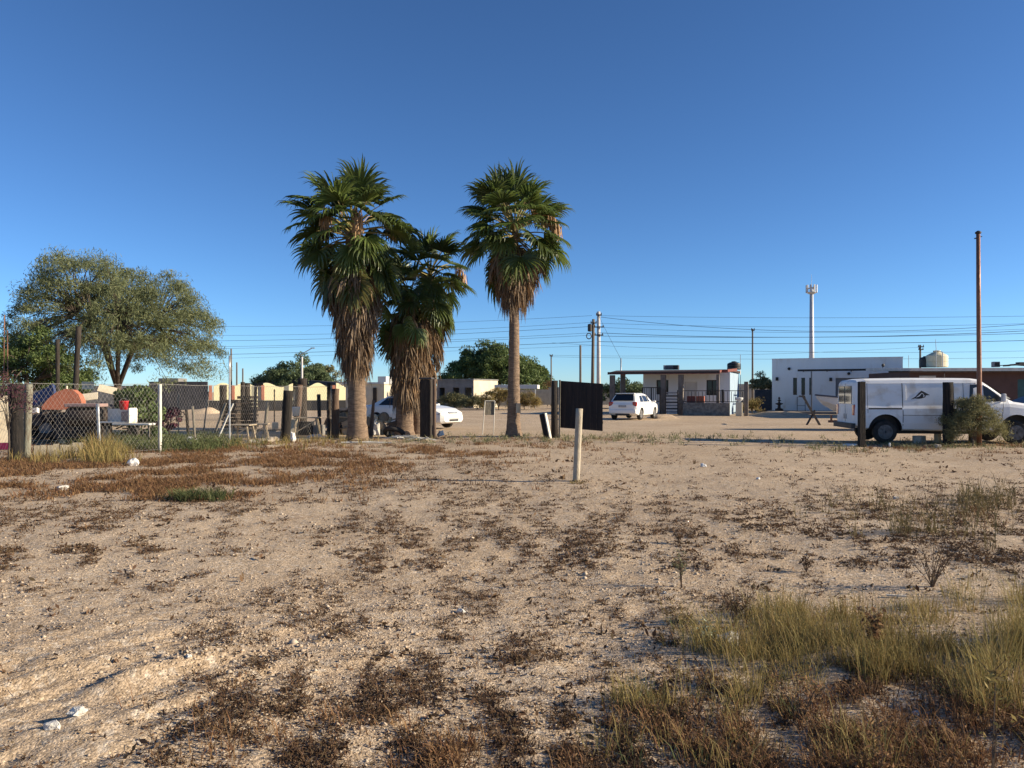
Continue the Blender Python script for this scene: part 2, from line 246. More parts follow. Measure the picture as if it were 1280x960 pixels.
# ------------------------------------------------------------------ mesh helpers
class MB:
    def __init__(s): s.v = []; s.f = []; s.m = []; s.cm = 0
    def add(s, vs, fs):
        o = len(s.v); s.v += [tuple(p) for p in vs]; s.f += [tuple(i + o for i in f) for f in fs]; s.m += [s.cm] * len(fs); return s
    def box(s, c, d, rot=None):
        x, y, z = d[0] / 2, d[1] / 2, d[2] / 2
        vs = [Vector((a, b, e)) for e in (-z, z) for b in (-y, y) for a in (-x, x)]
        if rot is not None:
            mtx = rot if isinstance(rot, Matrix) else Matrix.Rotation(rot, 3, 'Z')
            vs = [mtx @ v for v in vs]
        vs = [v + Vector(c) for v in vs]
        return s.add(vs, [(0, 2, 3, 1), (4, 5, 7, 6), (0, 1, 5, 4), (2, 6, 7, 3), (0, 4, 6, 2), (1, 3, 7, 5)])
    def box2(s, a, b): return s.box([(a[i] + b[i]) / 2 for i in range(3)], [abs(b[i] - a[i]) for i in range(3)])
    def bar(s, p, q, w, h=None):
        p, q = Vector(p), Vector(q); d = (q - p); l = d.length; d.normalize(); h = h or w
        up = Vector((0, 0, 1)) if abs(d.z) < 0.95 else Vector((0, 1, 0))
        a = d.cross(up).normalized(); b = a.cross(d).normalized()
        vs = [e + a * i * w / 2 + b * j * h / 2 for e in (p, q) for i, j in ((-1, -1), (1, -1), (1, 1), (-1, 1))]
        return s.add(vs, [(3, 2, 1, 0), (4, 5, 6, 7), (0, 1, 5, 4), (1, 2, 6, 5), (2, 3, 7, 6), (3, 0, 4, 7)])
    def tube(s, pts, rad, n=8, cap=True):
        pts = [Vector(p) for p in pts]; k = len(pts)
        if not hasattr(rad, '__len__'): rad = [rad] * k
        vs = []; fs = []
        ref = None
        for i, p in enumerate(pts):
            d = (pts[min(i + 1, k - 1)] - pts[max(i - 1, 0)]).normalized()
            if ref is None: ref = d.orthogonal().normalized()
            a = (ref - d * ref.dot(d)).normalized(); b = d.cross(a); ref = a
            for j in range(n):
                t = 2 * math.pi * j / n; vs.append(p + (a * math.cos(t) + b * math.sin(t)) * rad[i])
        for i in range(k - 1):
            for j in range(n): fs.append((i * n + j, i * n + (j + 1) % n, (i + 1) * n + (j + 1) % n, (i + 1) * n + j))
        if cap: fs += [tuple(reversed(range(n))), tuple((k - 1) * n + j for j in range(n))]
        return s.add(vs, fs)
    def lathe(s, prof, n=24, axis='z', o=(0, 0, 0), jit=0, rng=None):
        vs = []; fs = []; k = len(prof)
        for r, z in prof:
            for j in range(n):
                t = 2 * math.pi * j / n; rr = r * (1 + (rng.uniform(-jit, jit) if jit else 0))
                p = (rr * math.cos(t), rr * math.sin(t), z)
                if axis == 'y': p = (p[0], p[2], p[1])
                if axis == 'x': p = (p[2], p[0], p[1])
                vs.append((p[0] + o[0], p[1] + o[1], p[2] + o[2]))
        for i in range(k - 1):
            for j in range(n): fs.append((i * n + j, i * n + (j + 1) % n, (i + 1) * n + (j + 1) % n, (i + 1) * n + j))
        fs += [tuple(reversed(range(n))), tuple((k - 1) * n + j for j in range(n))]
        return s.add(vs, fs)
    def prism(s, poly, y0, y1):
        """polygon in x,z extruded along y"""
        n = len(poly); vs = [(p[0], y0, p[1]) for p in poly] + [(p[0], y1, p[1]) for p in poly]
        fs = [tuple(range(n)), tuple(reversed(range(n, 2 * n)))] + [(i, n + i, n + (i + 1) % n, (i + 1) % n) for i in range(n)]
        return s.add(vs, fs)
    def wall(s, w, h, holes, t, x0=0, z0=0, y=0):
        """front wall with rectangular openings, front face at y, thickness t going +y"""
        xs = sorted({x0, x0 + w} | {v for o in holes for v in (o[0], o[2])}); zs = sorted({z0, z0 + h} | {v for o in holes for v in (o[1], o[3])})
        for i in range(len(xs) - 1):
            for j in range(len(zs) - 1):
                cx, cz = (xs[i] + xs[i + 1]) / 2, (zs[j] + zs[j + 1]) / 2
                if any(o[0] < cx < o[2] and o[1] < cz < o[3] for o in holes): continue
                s.add([(xs[i], y, zs[j]), (xs[i + 1], y, zs[j]), (xs[i + 1], y, zs[j + 1]), (xs[i], y, zs[j + 1])], [(0, 1, 2, 3)])
        for o in holes:
            a, b, c, d = o
            s.add([(a, y, b), (c, y, b), (c, y, d), (a, y, d), (a, y + t, b), (c, y + t, b), (c, y + t, d), (a, y + t, d)],
                  [(1, 0, 4, 5), (2, 1, 5, 6), (3, 2, 6, 7), (0, 3, 7, 4)])
        return s
    def build(s, name, mats, parent=None, smooth=False, bevel=0, loc=None, rot=None):
        me = bpy.data.meshes.new(name); me.from_pydata(s.v, [], s.f)
        if not isinstance(mats, (list, tuple)): mats = [mats]
        for m in mats: me.materials.append(M[m] if isinstance(m, str) else m)
        if len(mats) > 1: me.polygons.foreach_set('material_index', s.m)
        bm = bmesh.new(); bm.from_mesh(me); bmesh.ops.recalc_face_normals(bm, faces=bm.faces); bm.to_mesh(me); bm.free()
        if smooth: me.polygons.foreach_set('use_smooth', [True] * len(me.polygons))
        o = bpy.data.objects.new(name, me); COL.objects.link(o)
        if parent is not None: o.parent = parent
        if loc is not None: o.location = loc
        if rot is not None: o.rotation_euler = rot
        if bevel:
            b = o.modifiers.new('bevel', 'BEVEL'); b.width = bevel; b.segments = 2; b.limit_method = 'ANGLE'
        return o
def npmesh(name, V, Fs, mats, parent=None, smooth=False, mi=None):
    """V (n,3); Fs list of (m,k) index arrays"""
    me = bpy.data.meshes.new(name); V = np.asarray(V, np.float32)
    me.vertices.add(len(V)); me.vertices.foreach_set('co', V.ravel())
    loops = np.concatenate([f.ravel() for f in Fs]).astype(np.int32)
    tot = np.concatenate([np.full(len(f), f.shape[1], np.int32) for f in Fs]); st = np.concatenate([[0], np.cumsum(tot)[:-1]]).astype(np.int32)
    me.loops.add(len(loops)); me.loops.foreach_set('vertex_index', loops)
    me.polygons.add(len(tot)); me.polygons.foreach_set('loop_start', st); me.polygons.foreach_set('loop_total', tot)
    if not isinstance(mats, (list, tuple)): mats = [mats]
    for m in mats: me.materials.append(M[m])
    if mi is not None: me.polygons.foreach_set('material_index', np.asarray(mi, np.int32))
    me.update(calc_edges=True); me.validate()
    if smooth: me.polygons.foreach_set('use_smooth', np.ones(len(tot), bool))
    o = bpy.data.objects.new(name, me); COL.objects.link(o)
    if parent is not None: o.parent = parent
    return o
def tag(o, label, cat, group=None, kind=None):
    if label: o['label'] = label
    if cat: o['category'] = cat
    if group: o['group'] = group
    if kind: o['kind'] = kind
    return o
def thing(name, label, cat, loc=(0, 0, 0), rz=0, group=None):
    o = bpy.data.objects.new(name, None); COL.objects.link(o); o.location = loc; o.rotation_euler = (0, 0, rz); o.empty_display_size = 0.3
    return tag(o, label, cat, group)
def share(src, name, parent, loc, rot=(0, 0, 0), sc=(1, 1, 1)):
    o = bpy.data.objects.new(name, src.data if hasattr(src, 'data') else src); COL.objects.link(o); o.parent = parent
    o.location = loc; o.rotation_euler = rot; o.scale = sc; return o
def copy_tree(o, parent=None):
    c = o.copy(); COL.objects.link(c)
    if parent is not None: c.parent = parent
    for ch in list(o.children): copy_tree(ch, c)
    return c
def side_lab(o, t): o['label'] = t; return o

# ------------------------------------------------------------------ ground
def build_ground():
    a1 = np.linspace(R(-47), R(47), 640); a2 = np.linspace(R(47), R(313), 62)[1:-1]
    ang = np.concatenate([a1, a2]); na = len(ang)
    rad = np.concatenate([1.6 * (44 / 1.6) ** np.linspace(0, 1, 360), 44 * (5000 / 44) ** np.linspace(0, 1, 46)[1:]]); nr = len(rad)
    A, Q = np.meshgrid(ang, rad)
    X = np.sin(A) * Q; Y = np.cos(A) * Q; Z = hgt(X, Y)
    V = np.stack([X, Y, Z], -1).reshape(-1, 3); V = np.vstack([V, [[0, 0, 0]]]); c = len(V) - 1
    i, j = np.meshgrid(np.arange(nr - 1), np.arange(na), indexing='ij'); j2 = (j + 1) % na
    F = np.stack([i * na + j, (i + 1) * na + j, (i + 1) * na + j2, i * na + j2], -1).reshape(-1, 4)[:, ::-1]
    jj = np.arange(na); T = np.stack([np.full(na, c), (jj + 1) % na, jj], -1)
    o = npmesh('ground', V, [F, T[:, ::-1]], 'dirt', smooth=True); o['kind'] = 'structure'
    return o
build_ground()

# ------------------------------------------------------------------ ground cover
rs = np.random.RandomState(5)
def blades(pos, n, h, spread, width, lean, rng, hv=0.4):
    """n thin two-segment blades per clump at pos (k,3)"""
    k = len(pos); P = np.repeat(pos, n, 0); N = k * n
    hh = np.repeat(np.asarray(h) * np.ones(k), n) * (1 + rng.uniform(-hv, hv, N))
    sp = np.repeat(np.asarray(spread) * np.ones(k), n)
    a = rng.uniform(0, 2 * np.pi, N); rr = np.sqrt(rng.uniform(0, 1, N)) * sp
    base = P + np.stack([np.cos(a) * rr, np.sin(a) * rr, np.full(N, -0.01)], -1)
    a2 = a + rng.normal(0, 0.9, N); ln = lean * (0.3 + rng.uniform(0, 1.2, N))
    d = np.stack([np.cos(a2), np.sin(a2), np.zeros(N)], -1)
    s = np.stack([-np.sin(a2 + rng.normal(0, .8, N)), np.cos(a2), np.zeros(N)], -1) * (width * rng.uniform(0.6, 1.4, N))[:, None] / 2
    m = base + d * (hh * ln * 0.4)[:, None] + np.array([0, 0, 1]) * (hh * 0.6)[:, None]
    t = base + d * (hh * ln)[:, None] + np.array([0, 0, 1]) * (hh * np.clip(1.02 - 0.25 * ln, 0.3, 1))[:, None]
    V = np.stack([base - s, base + s, m + s * 0.8, m - s * 0.8, t], 1).reshape(-1, 3)
    o = np.arange(N)[:, None] * 5
    return V, [o + np.array([[0, 1, 2, 3]]), o + np.array([[3, 2, 4]])]
def leaflets(pos, n, size, spread, hmax, rng, asp=0.5):
    """n small random leaf quads per clump"""
    k = len(pos); N = k * n; P = np.repeat(pos, n, 0)
    sp = np.repeat(np.asarray(spread) * np.ones(k), n); hm = np.repeat(np.asarray(hmax) * np.ones(k), n)
    a = rng.uniform(0, 2 * np.pi, N); r = np.sqrt(rng.uniform(0, 1, N)) * sp
    c = P + np.stack([np.cos(a) * r, np.sin(a) * r, rng.uniform(0, 1, N) ** 1.4 * hm], -1)
    return quads(c, size * rng.uniform(0.5, 1.5, N), asp, rng)
def quads(c, size, asp, rng, droop=None):
    N = len(c); u = rng.normal(0, 1, (N, 3))
    if droop is not None: u[:, 2] -= droop
    u /= np.linalg.norm(u, axis=1)[:, None]; w = rng.normal(0, 1, (N, 3)); w = np.cross(u, w); w /= np.linalg.norm(w, axis=1)[:, None] + 1e-9
    size = np.asarray(size) * np.ones(N); U = u * size[:, None] / 2; Wd = w * (size * asp)[:, None] / 2
    V = np.stack([c - U, c + Wd, c + U, c - Wd], 1).reshape(-1, 3)
    return V, [np.arange(N)[:, None] * 4 + np.array([[0, 1, 2, 3]])]
def merge(parts):
    Vs = []; Fs = {}; o = 0
    for V, F in parts:
        for f in F: Fs.setdefault(f.shape[1], []).append(f + o)
        Vs.append(V); o += len(V)
    return np.vstack(Vs), [np.vstack(v) for v in Fs.values()]
def onground(X, Y): return np.stack([X, Y, hgt(X, Y)], -1)
def to_px(X, Y): return 640 + X / Y * FPX, HOR + EYE * FPX / Y
def field(n, y0, y1, seed, dens, xm=0.78):
    """random ground points, even over the ground in depth-weighted bands, kept with probability dens(px,py,X,Y)"""
    g = np.random.RandomState(seed)
    Y = 1 / g.uniform(1 / y1, 1 / y0, n) ** 1.0; X = g.uniform(-xm, xm, n) * Y
    px, py = to_px(X, Y); keep = g.uniform(0, 1, n) < dens(px, py, X, Y)
    return X[keep], Y[keep]
def G(px, py, cx, cy, sx, sy): return np.exp(-((px - cx) / sx) ** 2 - ((py - cy) / sy) ** 2)
def weed_density(px, py, X, Y):
    d = 0.12 + 0.20 * np.exp(-((py - 650) / 75) ** 2) + 0.85 * G(px, py, 590, 880, 300, 95) + 0.35 * G(px, py, 560, 800, 250, 40) + 0.45 * G(px, py, 950, 930, 330, 90) + 1.8 * G(px, py, 1130, 915, 220, 45)
    d += 0.6 * G(px, py, 890, 645, 120, 18) + 1.0 * G(px, py, 1180, 655, 130, 25) + 0.9 * G(px, py, 1170, 712, 120, 12) + 0.3 * G(px, py, 960, 700, 60, 10)
    d += 0.8 * G(px, py, 150, 600, 300, 28) + 0.7 * G(px, py, 400, 620, 260, 30) + 0.55 * G(px, py, 480, 670, 300, 45) + 0.7 * G(px, py, 60, 670, 200, 50) + 0.3 * G(px, py, 250, 690, 300, 50)
    d += 0.35 * G(px, py, 230, 710, 60, 14) + 0.15 * G(px, py, 720, 610, 220, 35) + 0.7 * G(px, py, 900, 770, 130, 30) + 0.45 * G(px, py, 700, 560, 250, 14)
    d -= 0.45 * G(px, py, 90, 830, 190, 110) + 0.15 * G(px, py, 1050, 600, 220, 25) + 0.5 * G(px, py, 1080, 750, 200, 14)
    n = fbm(X / (0.06 + Y / 60), Y / (0.06 + Y / 60), 41, 4) * 1.25 + fbm(X / 2.6, Y / 2.6, 47, 2) * 0.6
    return np.clip(0.92 * d * np.clip(0.28 + n * 3.4, 0, 2.2), 0, 0.65)
def quads_near(X, Y):
    g = np.random.RandomState(77); n = 5; k = len(X)
    sc = np.repeat(np.clip(g.lognormal(-0.3, 0.5, k), 0.3, 2.2) * (0.45 + Y / 13), n); P = np.repeat(onground(X, Y), n, 0)
    P = P + np.stack([g.normal(0, 0.03, k * n) * sc, g.normal(0, 0.018, k * n) * sc, np.abs(g.normal(0, 0.008, k * n)) * sc + 0.003], -1)
    return quads(P, 0.028 * sc * g.uniform(0.5, 1.5, k * n), 0.4, g)
def build_weeds():
    parts = []
    X, Y = field(56000, 2.9, 26, 61, weed_density); p = onground(X, Y)
    sz = np.clip(rs.lognormal(-0.55, 0.5, len(X)), 0.3, 1.9) * np.clip(0.6 + Y / 16, 0.75, 1.7)
    st = np.stack([np.full(len(X), 1.0), np.zeros(len(X)), np.zeros(len(X))], -1)
    parts.append(leaflets(p, 12, 0.017, 0.07 * sz, 0.03 * sz, rs, 0.4)); far = p[Y > 7]; parts.append(leaflets(far, 9, 0.032, 0.11 * sz[Y > 7], 0.035 * sz[Y > 7], rs, 0.4))
    Xs, Ys = field(13000, 3.0, 24, 62, lambda px, py, X, Y: np.clip(0.5 + 0.9 * fbm(X / 1.5, Y / 1.5, 55, 2) - 0.3 * G(px, py, 90, 830, 190, 110), 0, 1))
    parts.append(quads_near(Xs, Ys))
    parts.append(blades(p, 4, 0.06 * sz, 0.06 * sz, 0.004, 1.1, rs))
    o = npmesh('dry_weeds', *merge(parts), 'weed')
    tag(o, 'low dark brown dried weeds scattered in patches over the sand', 'weeds', kind='stuff')
    # rust-red dead carpet by the left fence and under the palms
    def dn(px, py, X, Y):
        d = 1.3 * G(px, py, 90, 590, 170, 26) + 0.9 * G(px, py, 270, 578, 200, 16) + 0.7 * G(px, py, 430, 566, 190, 13) + 0.35 * G(px, py, 620, 556, 150, 9) + 0.7 * G(px, py, 1220, 560, 120, 6) + 0.3 * G(px, py, 330, 610, 150, 14)
        return np.clip(d * np.clip(0.42 + 2.6 * fbm(X / 0.8, Y / 0.8, 77, 4), 0, 1.4), 0, 1)
    X, Y = field(42000, 11.5, 27, 66, dn); p = onground(X, Y)
    parts = [blades(p, 8, 0.10, 0.10, 0.010, 0.8, rs), leaflets(p, 4, 0.045, 0.1, 0.05, rs)]
    o = npmesh('dead_ground_cover', *merge(parts), 'redweed')
    tag(o, 'rust coloured dead ground cover along the left fence line', 'ground cover', kind='stuff')
    # brown litter in the lower middle with reddish stalks
    def dn2(px, py, X, Y):
        d = 0.7 * G(px, py, 600, 945, 260, 40) + 0.12 * G(px, py, 330, 930, 140, 40) + 1.7 * G(px, py, 1130, 925, 220, 45) + 0.6 * G(px, py, 1210, 650, 100, 30) + 0.35 * G(px, py, 880, 640, 100, 18)
        return np.clip(d * np.clip(0.15 + 0.45 * G(px, py, 1140, 905, 200, 50) + 3.0 * fbm(X / 0.25, Y / 0.25, 87, 4), 0, 1.6), 0, 1)
    X, Y = field(11000, 2.8, 13, 69, dn2); p = onground(X, Y)
    parts = [blades(p, 9, 0.10, 0.07, 0.004, 0.7, rs), leaflets(p, 18, 0.014, 0.07, 0.08, rs)]
    o = npmesh('red_stalks', *merge(parts), 'redweed')
    tag(o, 'thin reddish brown dead stalks in the near foreground', 'weeds', kind='stuff')
    # yellow-green grass, lower right
    def dn3(px, py, X, Y):
        d = 2.0 * G(px, py, 1005, 800, 92, 26) + 2.0 * G(px, py, 1135, 815, 130, 30) + 2.0 * G(px, py, 1272, 820, 75, 55) + 1.2 * G(px, py, 960, 778, 70, 14) + 0.6 * G(px, py, 800, 878, 28, 12) + 0.34 * G(px, py, 920, 880, 65, 16) + 0.35 * G(px, py, 850, 955, 40, 14) + 0.10 * G(px, py, 1060, 940, 200, 25)
        return np.clip(d * np.clip(0.5 + 2.2 * fbm(X / 0.3, Y / 0.3, 97, 3), 0, 1.3), 0, 1)
    X, Y = field(7600, 2.9, 7.2, 71, dn3); p = onground(X, Y)
    px, py = to_px(X, Y); hh = (0.115 + 0.10 * G(px, py, 1275, 830, 70, 70) + 0.03 * G(px, py, 1000, 830, 150, 50)) * np.clip(rs.lognormal(0, 0.3, len(X)), 0.5, 1.8)
    parts = [blades(p, 30, hh, 0.075, 0.0030, 0.45, rs, 0.7), leaflets(p, 16, 0.012, 0.07, hh * 1.1, rs, 0.35)]
    o = npmesh('dry_grass', *merge(parts), 'drygrass')
    tag(o, 'yellowed dry grass growing thickly in the right foreground', 'grass', kind='stuff')
    X, Y = field(1500, 2.9, 7.2, 72, dn3); p = onground(X, Y)
    o = npmesh('green_grass', *blades(p, 20, 0.10, 0.07, 0.0034, 0.6, rs, 0.6), 'greengrass')
    tag(o, 'greener blades mixed into the right foreground grass', 'grass', kind='stuff')
    # taller weeds right middle
    def dn4(px, py, X, Y):
        d = 1.1 * G(px, py, 1225, 636, 55, 16) + 0.9 * G(px, py, 1190, 668, 80, 14) + 0.35 * G(px, py, 1130, 640, 80, 10)
        return np.clip(d * np.clip(0.6 + 1.6 * fbm(X / 0.5, Y / 0.5, 107, 3), 0, 1.3), 0, 1)
    X, Y = field(2600, 7.5, 13, 73, dn4); p = onground(X, Y)
    parts = [blades(p, 12, 0.26, 0.07, 0.006, 0.5, rs, 0.6), leaflets(p, 12, 0.035, 0.09, 0.24, rs)]
    o = npmesh('brown_weeds', *merge(parts), 'olive_weed')
    tag(o, 'brown knee high weeds at the right edge of the lot', 'weeds', kind='stuff')
    # yellow and green growth behind the left fence
    def dn5(px, py, X, Y):
        return np.clip(1.2 * G(px, py, 125, 574, 26, 9) + 0.3 * G(px, py, 60, 577, 50, 8) + 0.35 * G(px, py, 290, 556, 60, 6) + 0.4 * G(px, py, 400, 552, 60, 5), 0, 1)
    X, Y = field(5000, 16.5, 26, 74, dn5); p = onground(X, Y); px, py = to_px(X, Y)
    o = npmesh('fence_grass', *blades(p, 16, 0.26 + 0.28 * G(px, py, 125, 572, 30, 14), 0.1, 0.012, 0.5, rs, 0.5), 'drygrass')
    tag(o, 'straw coloured tall grass at the foot of the chain link fence', 'grass', kind='stuff')
    def dn6(px, py, X, Y): return np.clip(1.3 * G(px, py, 195, 557, 65, 8) + 1.2 * G(px, py, 262, 553, 22, 6), 0, 1)
    X, Y = field(5200, 20.5, 26, 75, dn6); p = onground(X, Y)
    o = npmesh('yard_grass', *merge([blades(p, 12, 0.30, 0.14, 0.012, 0.5, rs, 0.6), leaflets(p, 16, 0.06, 0.15, 0.32, rs)]), 'greengrass')
    tag(o, 'dark green weeds behind the chain link fence around the white post', 'weeds', kind='stuff')
    # sparse dry tufts along the fence line and road edge
    def dn7(px, py, X, Y): return np.clip(0.8 * G(px, py, 780, 550, 170, 5) + 0.8 * G(px, py, 1150, 558, 130, 5) + 0.5 * G(px, py, 620, 550, 120, 6), 0, 1)
    X, Y = field(4500, 19, 31, 76, dn7); p = onground(X, Y)
    o = npmesh('roadside_tufts', *merge([blades(p, 8, 0.15, 0.1, 0.012, 0.7, rs, 0.6), leaflets(p, 8, 0.05, 0.12, 0.12, rs)]), 'palegreen')
    tag(o, 'sparse dry tufts along the edge of the dirt road', 'weeds', kind='stuff')
def build_pebbles():
    n = 52000; g = np.random.RandomState(9)
    Y = 1 / g.uniform(1 / 16, 1 / 2.6, n); X = g.uniform(-0.8, 0.8, n) * Y
    s = np.clip(g.lognormal(-5.5, 0.5, n), 0.002, 0.018) * (0.6 + Y / 10)
    churn = np.exp(-((X + 2.2) ** 2 / 1.6 + (Y - 4.0) ** 2 / 1.6)); s *= 1 + 0.9 * churn * g.uniform(0, 1, n) ** 3; patch_ = fbm(X / 0.8, Y / 0.8, 131, 3); s *= np.clip(0.75 + 1.1 * patch_, 0.35, 1.5)
    C = onground(X, Y) + np.stack([0 * X, 0 * X, s * 0.25], -1)
    base = np.array([[1, 0, 0], [-1, 0, 0], [0, 1, 0], [0, -1, 0], [0, 0, .7], [0, 0, -.7]], float)
    V = base[None] * (1 + g.uniform(-.35, .35, (n, 6, 1))) * s[:, None, None]
    th = g.uniform(0, 6.28, n); ct, st = np.cos(th), np.sin(th)
    V = np.stack([V[..., 0] * ct[:, None] - V[..., 1] * st[:, None], V[..., 0] * st[:, None] + V[..., 1] * ct[:, None], V[..., 2]], -1) + C[:, None]
    f = np.array([[0, 2, 4], [2, 1, 4], [1, 3, 4], [3, 0, 4], [2, 0, 5], [1, 2, 5], [3, 1, 5], [0, 3, 5]])
    F = (np.arange(n)[:, None, None] * 6 + f[None]).reshape(-1, 3)
    o = npmesh('gravel', V.reshape(-1, 3), [F], 'pebble'); tag(o, 'loose gravel and small clods lying on the sand', 'gravel', kind='stuff')
build_weeds(); build_pebbles()

def rock(name, loc, r, label, cat, m='palestone', seed=0, sq=(1, 1, 0.6), group=None):
    g = random.Random(seed); bm = bmesh.new(); bmesh.ops.create_icosphere(bm, subdivisions=2, radius=1)
    for v in bm.verts:
        k = 1 + 0.35 * (math.sin(v.co.x * 3 + seed) * math.cos(v.co.y * 4 + seed * 2) + 0.5 * math.sin(v.co.z * 7 + seed)) + g.uniform(-.1, .1)
        v.co = Vector((v.co.x * k * sq[0], v.co.y * k * sq[1], v.co.z * k * sq[2])) * r
    me = bpy.data.meshes.new(name); bm.to_mesh(me); bm.free(); me.materials.append(M[m])
    o = bpy.data.objects.new(name, me); COL.objects.link(o); o.location = (loc[0], loc[1], loc[2] + r * sq[2] * 0.6); o.rotation_euler = (0, 0, seed)
    return tag(o, label, cat, group)
def G2(px, py): Y = EYE * FPX / (py - HOR); return at(px, Y)
for i, (px, py, r, lb) in enumerate([
    (167, 583, 0.11, 'crumpled white rag lying on the rust coloured ground cover'),
    (79, 613, 0.10, 'pale grey stone at the lower edge of the red ground cover'),
    (879, 586, 0.07, 'small white scrap on bare sand right of the short stake'),
    (66, 930, 0.035, 'chalky white chip nearest the lower left corner'),
    (98, 915, 0.04, 'largest chalky white stone in the churned sand at lower left'),
    (236, 840, 0.018, 'single pale stone right of the churned sand'),
    (576, 758, 0.035, 'pale stone with a dark shadow in the middle foreground'),
    (912, 803, 0.085, 'pale round stone at the left edge of the foreground grass'),
    (831, 739, 0.02, 'small pale chip right of the thin lone weed'),
    (1120, 627, 0.04, 'white chip among the brown weeds at right'),
    (948, 604, 0.035, 'small pale scrap on the sand in front of the van'),
    (1145, 892, 0.02, 'tiny pale stone deep inside the foreground grass')]):
    rock('stone' if i not in (0,) else 'rag', G2(px, py), r, lb, 'stone' if i else 'rag', 'palestone' if i not in (0, 2, 10) else 'litter', i + 3, (1, 0.8, 0.6 if i else 0.9))
m_ = MB(); p0 = G2(1108, 745); m_.bar((0, 0, 0.015), (0.13, -0.05, 0.02), 0.02, 0.012)
tag(m_.build('stick', 'white_wood', loc=p0), 'pale short stick lying on the sand below the weeds at right', 'stick')

# individual weeds
def weed_plant(px, py, h, label, seed, leaf='weed', stems=6, spread=0.5, leafn=120, lsize=0.03, name='weed_plant', twig='twig', cat='weed', thick=0.004):
    g = random.Random(seed); gs = np.random.RandomState(seed); loc = G2(px, py)
    t = thing(name, label, cat, loc); mb = MB(); cs = []
    for k in range(stems):
        a = g.uniform(0, 6.28); l = h * g.uniform(0.55, 1.0); sp = spread * g.uniform(0.1, 1) * l
        if k == 0: l = h; sp *= 0.3
        pts = [Vector((math.cos(a) * sp * s ** 1.2, math.sin(a) * sp * s ** 1.2, l * s)) + Vector((g.uniform(-1, 1), g.uniform(-1, 1), 0)) * 0.02 * h for s in (0, .35, .7, 1)]
        mb.tube(pts, [thick, thick * .8, thick * .6, thick * .3], 4)
        for s in range(4):
            q = pts[1].lerp(pts[3], g.random()); e = q + Vector((g.uniform(-1, 1), g.uniform(-1, 1), g.uniform(0.2, 1))) * 0.22 * h
            mb.tube([q, e], [thick * .5, thick * .25], 3); cs += [q.lerp(e, g.random()) for _ in range(3)]
        cs += [pts[1].lerp(pts[3], g.random()) for _ in range(4)]
    mb.build('stem', twig, t)
    cs = np.array([list(c) for c in cs]); idx = gs.randint(0, len(cs), leafn)
    npmesh('foliage', *quads(cs[idx] + gs.normal(0, 0.018, (leafn, 3)), lsize * gs.uniform(0.5, 1.4, leafn), 0.45, gs), leaf, t)
    return t
weed_plant(852, 730, 0.30, 'thin lone upright weed standing on open sand', 1, 'palegreen', 7, 0.35, 160, 0.022)
weed_plant(1165, 735, 0.42, 'bare branching dead weed with a long dark shadow', 2, 'weed', 14, 1.1, 260, 0.025)
weed_plant(1092, 820, 0.33, 'brown spiky seed stalk rising above the foreground grass', 3, 'redweed', 4, 0.25, 240, 0.03)
weed_plant(885, 803, 0.15, 'small plant with pale whitish leaves left of the grass', 4, 'whiteleaf', 5, 0.7, 46, 0.035)
weed_plant(920, 775, 0.26, 'dark feathery weed at the upper left of the foreground grass', 5, 'weed', 9, 0.8, 300, 0.022)
weed_plant(1240, 965, 0.46, 'tall pale dry stalk in the lower right corner', 6, 'drygrass', 2, 0.15, 40, 0.035)
weed_plant(1100, 975, 0.28, 'brown dry stalk at the bottom edge left of the pale stalk', 7, 'redweed', 4, 0.3, 200, 0.02)
weed_plant(1008, 712, 0.16, 'short brown weed standing left of the bare branching weed', 8, 'weed', 7, 0.8, 150, 0.025)
weed_plant(848, 676, 0.14, 'small brown weed standing alone in the middle of the sand', 9, 'weed', 6, 0.7, 150, 0.022)
weed_plant(1000, 905, 0.25, 'leafless brown weed inside the dry grass in the right foreground', 10, 'redweed', 7, 0.6, 260, 0.02)
# green tuft
def tuft(px, py, n, h, r, label, m='greengrass', name='grass_tuft', cat='grass tuft', seed=3, w=0.01):
    g = np.random.RandomState(seed); p = G2(px, py); k = 26; a = g.uniform(0, 6.28, k); q = np.sqrt(g.uniform(0, 1, k)) * r
    P = np.stack([p.x + np.cos(a) * q, p.y + np.sin(a) * q * 0.6, np.full(k, p.z)], -1)
    o = npmesh(name, *blades(P, n, h, r * 0.35, w, 0.8, g, 0.5), m); return tag(o, label, cat)
tuft(250, 622, 36, 0.17, 0.42, 'low green grass tuft on sand below the red ground cover')

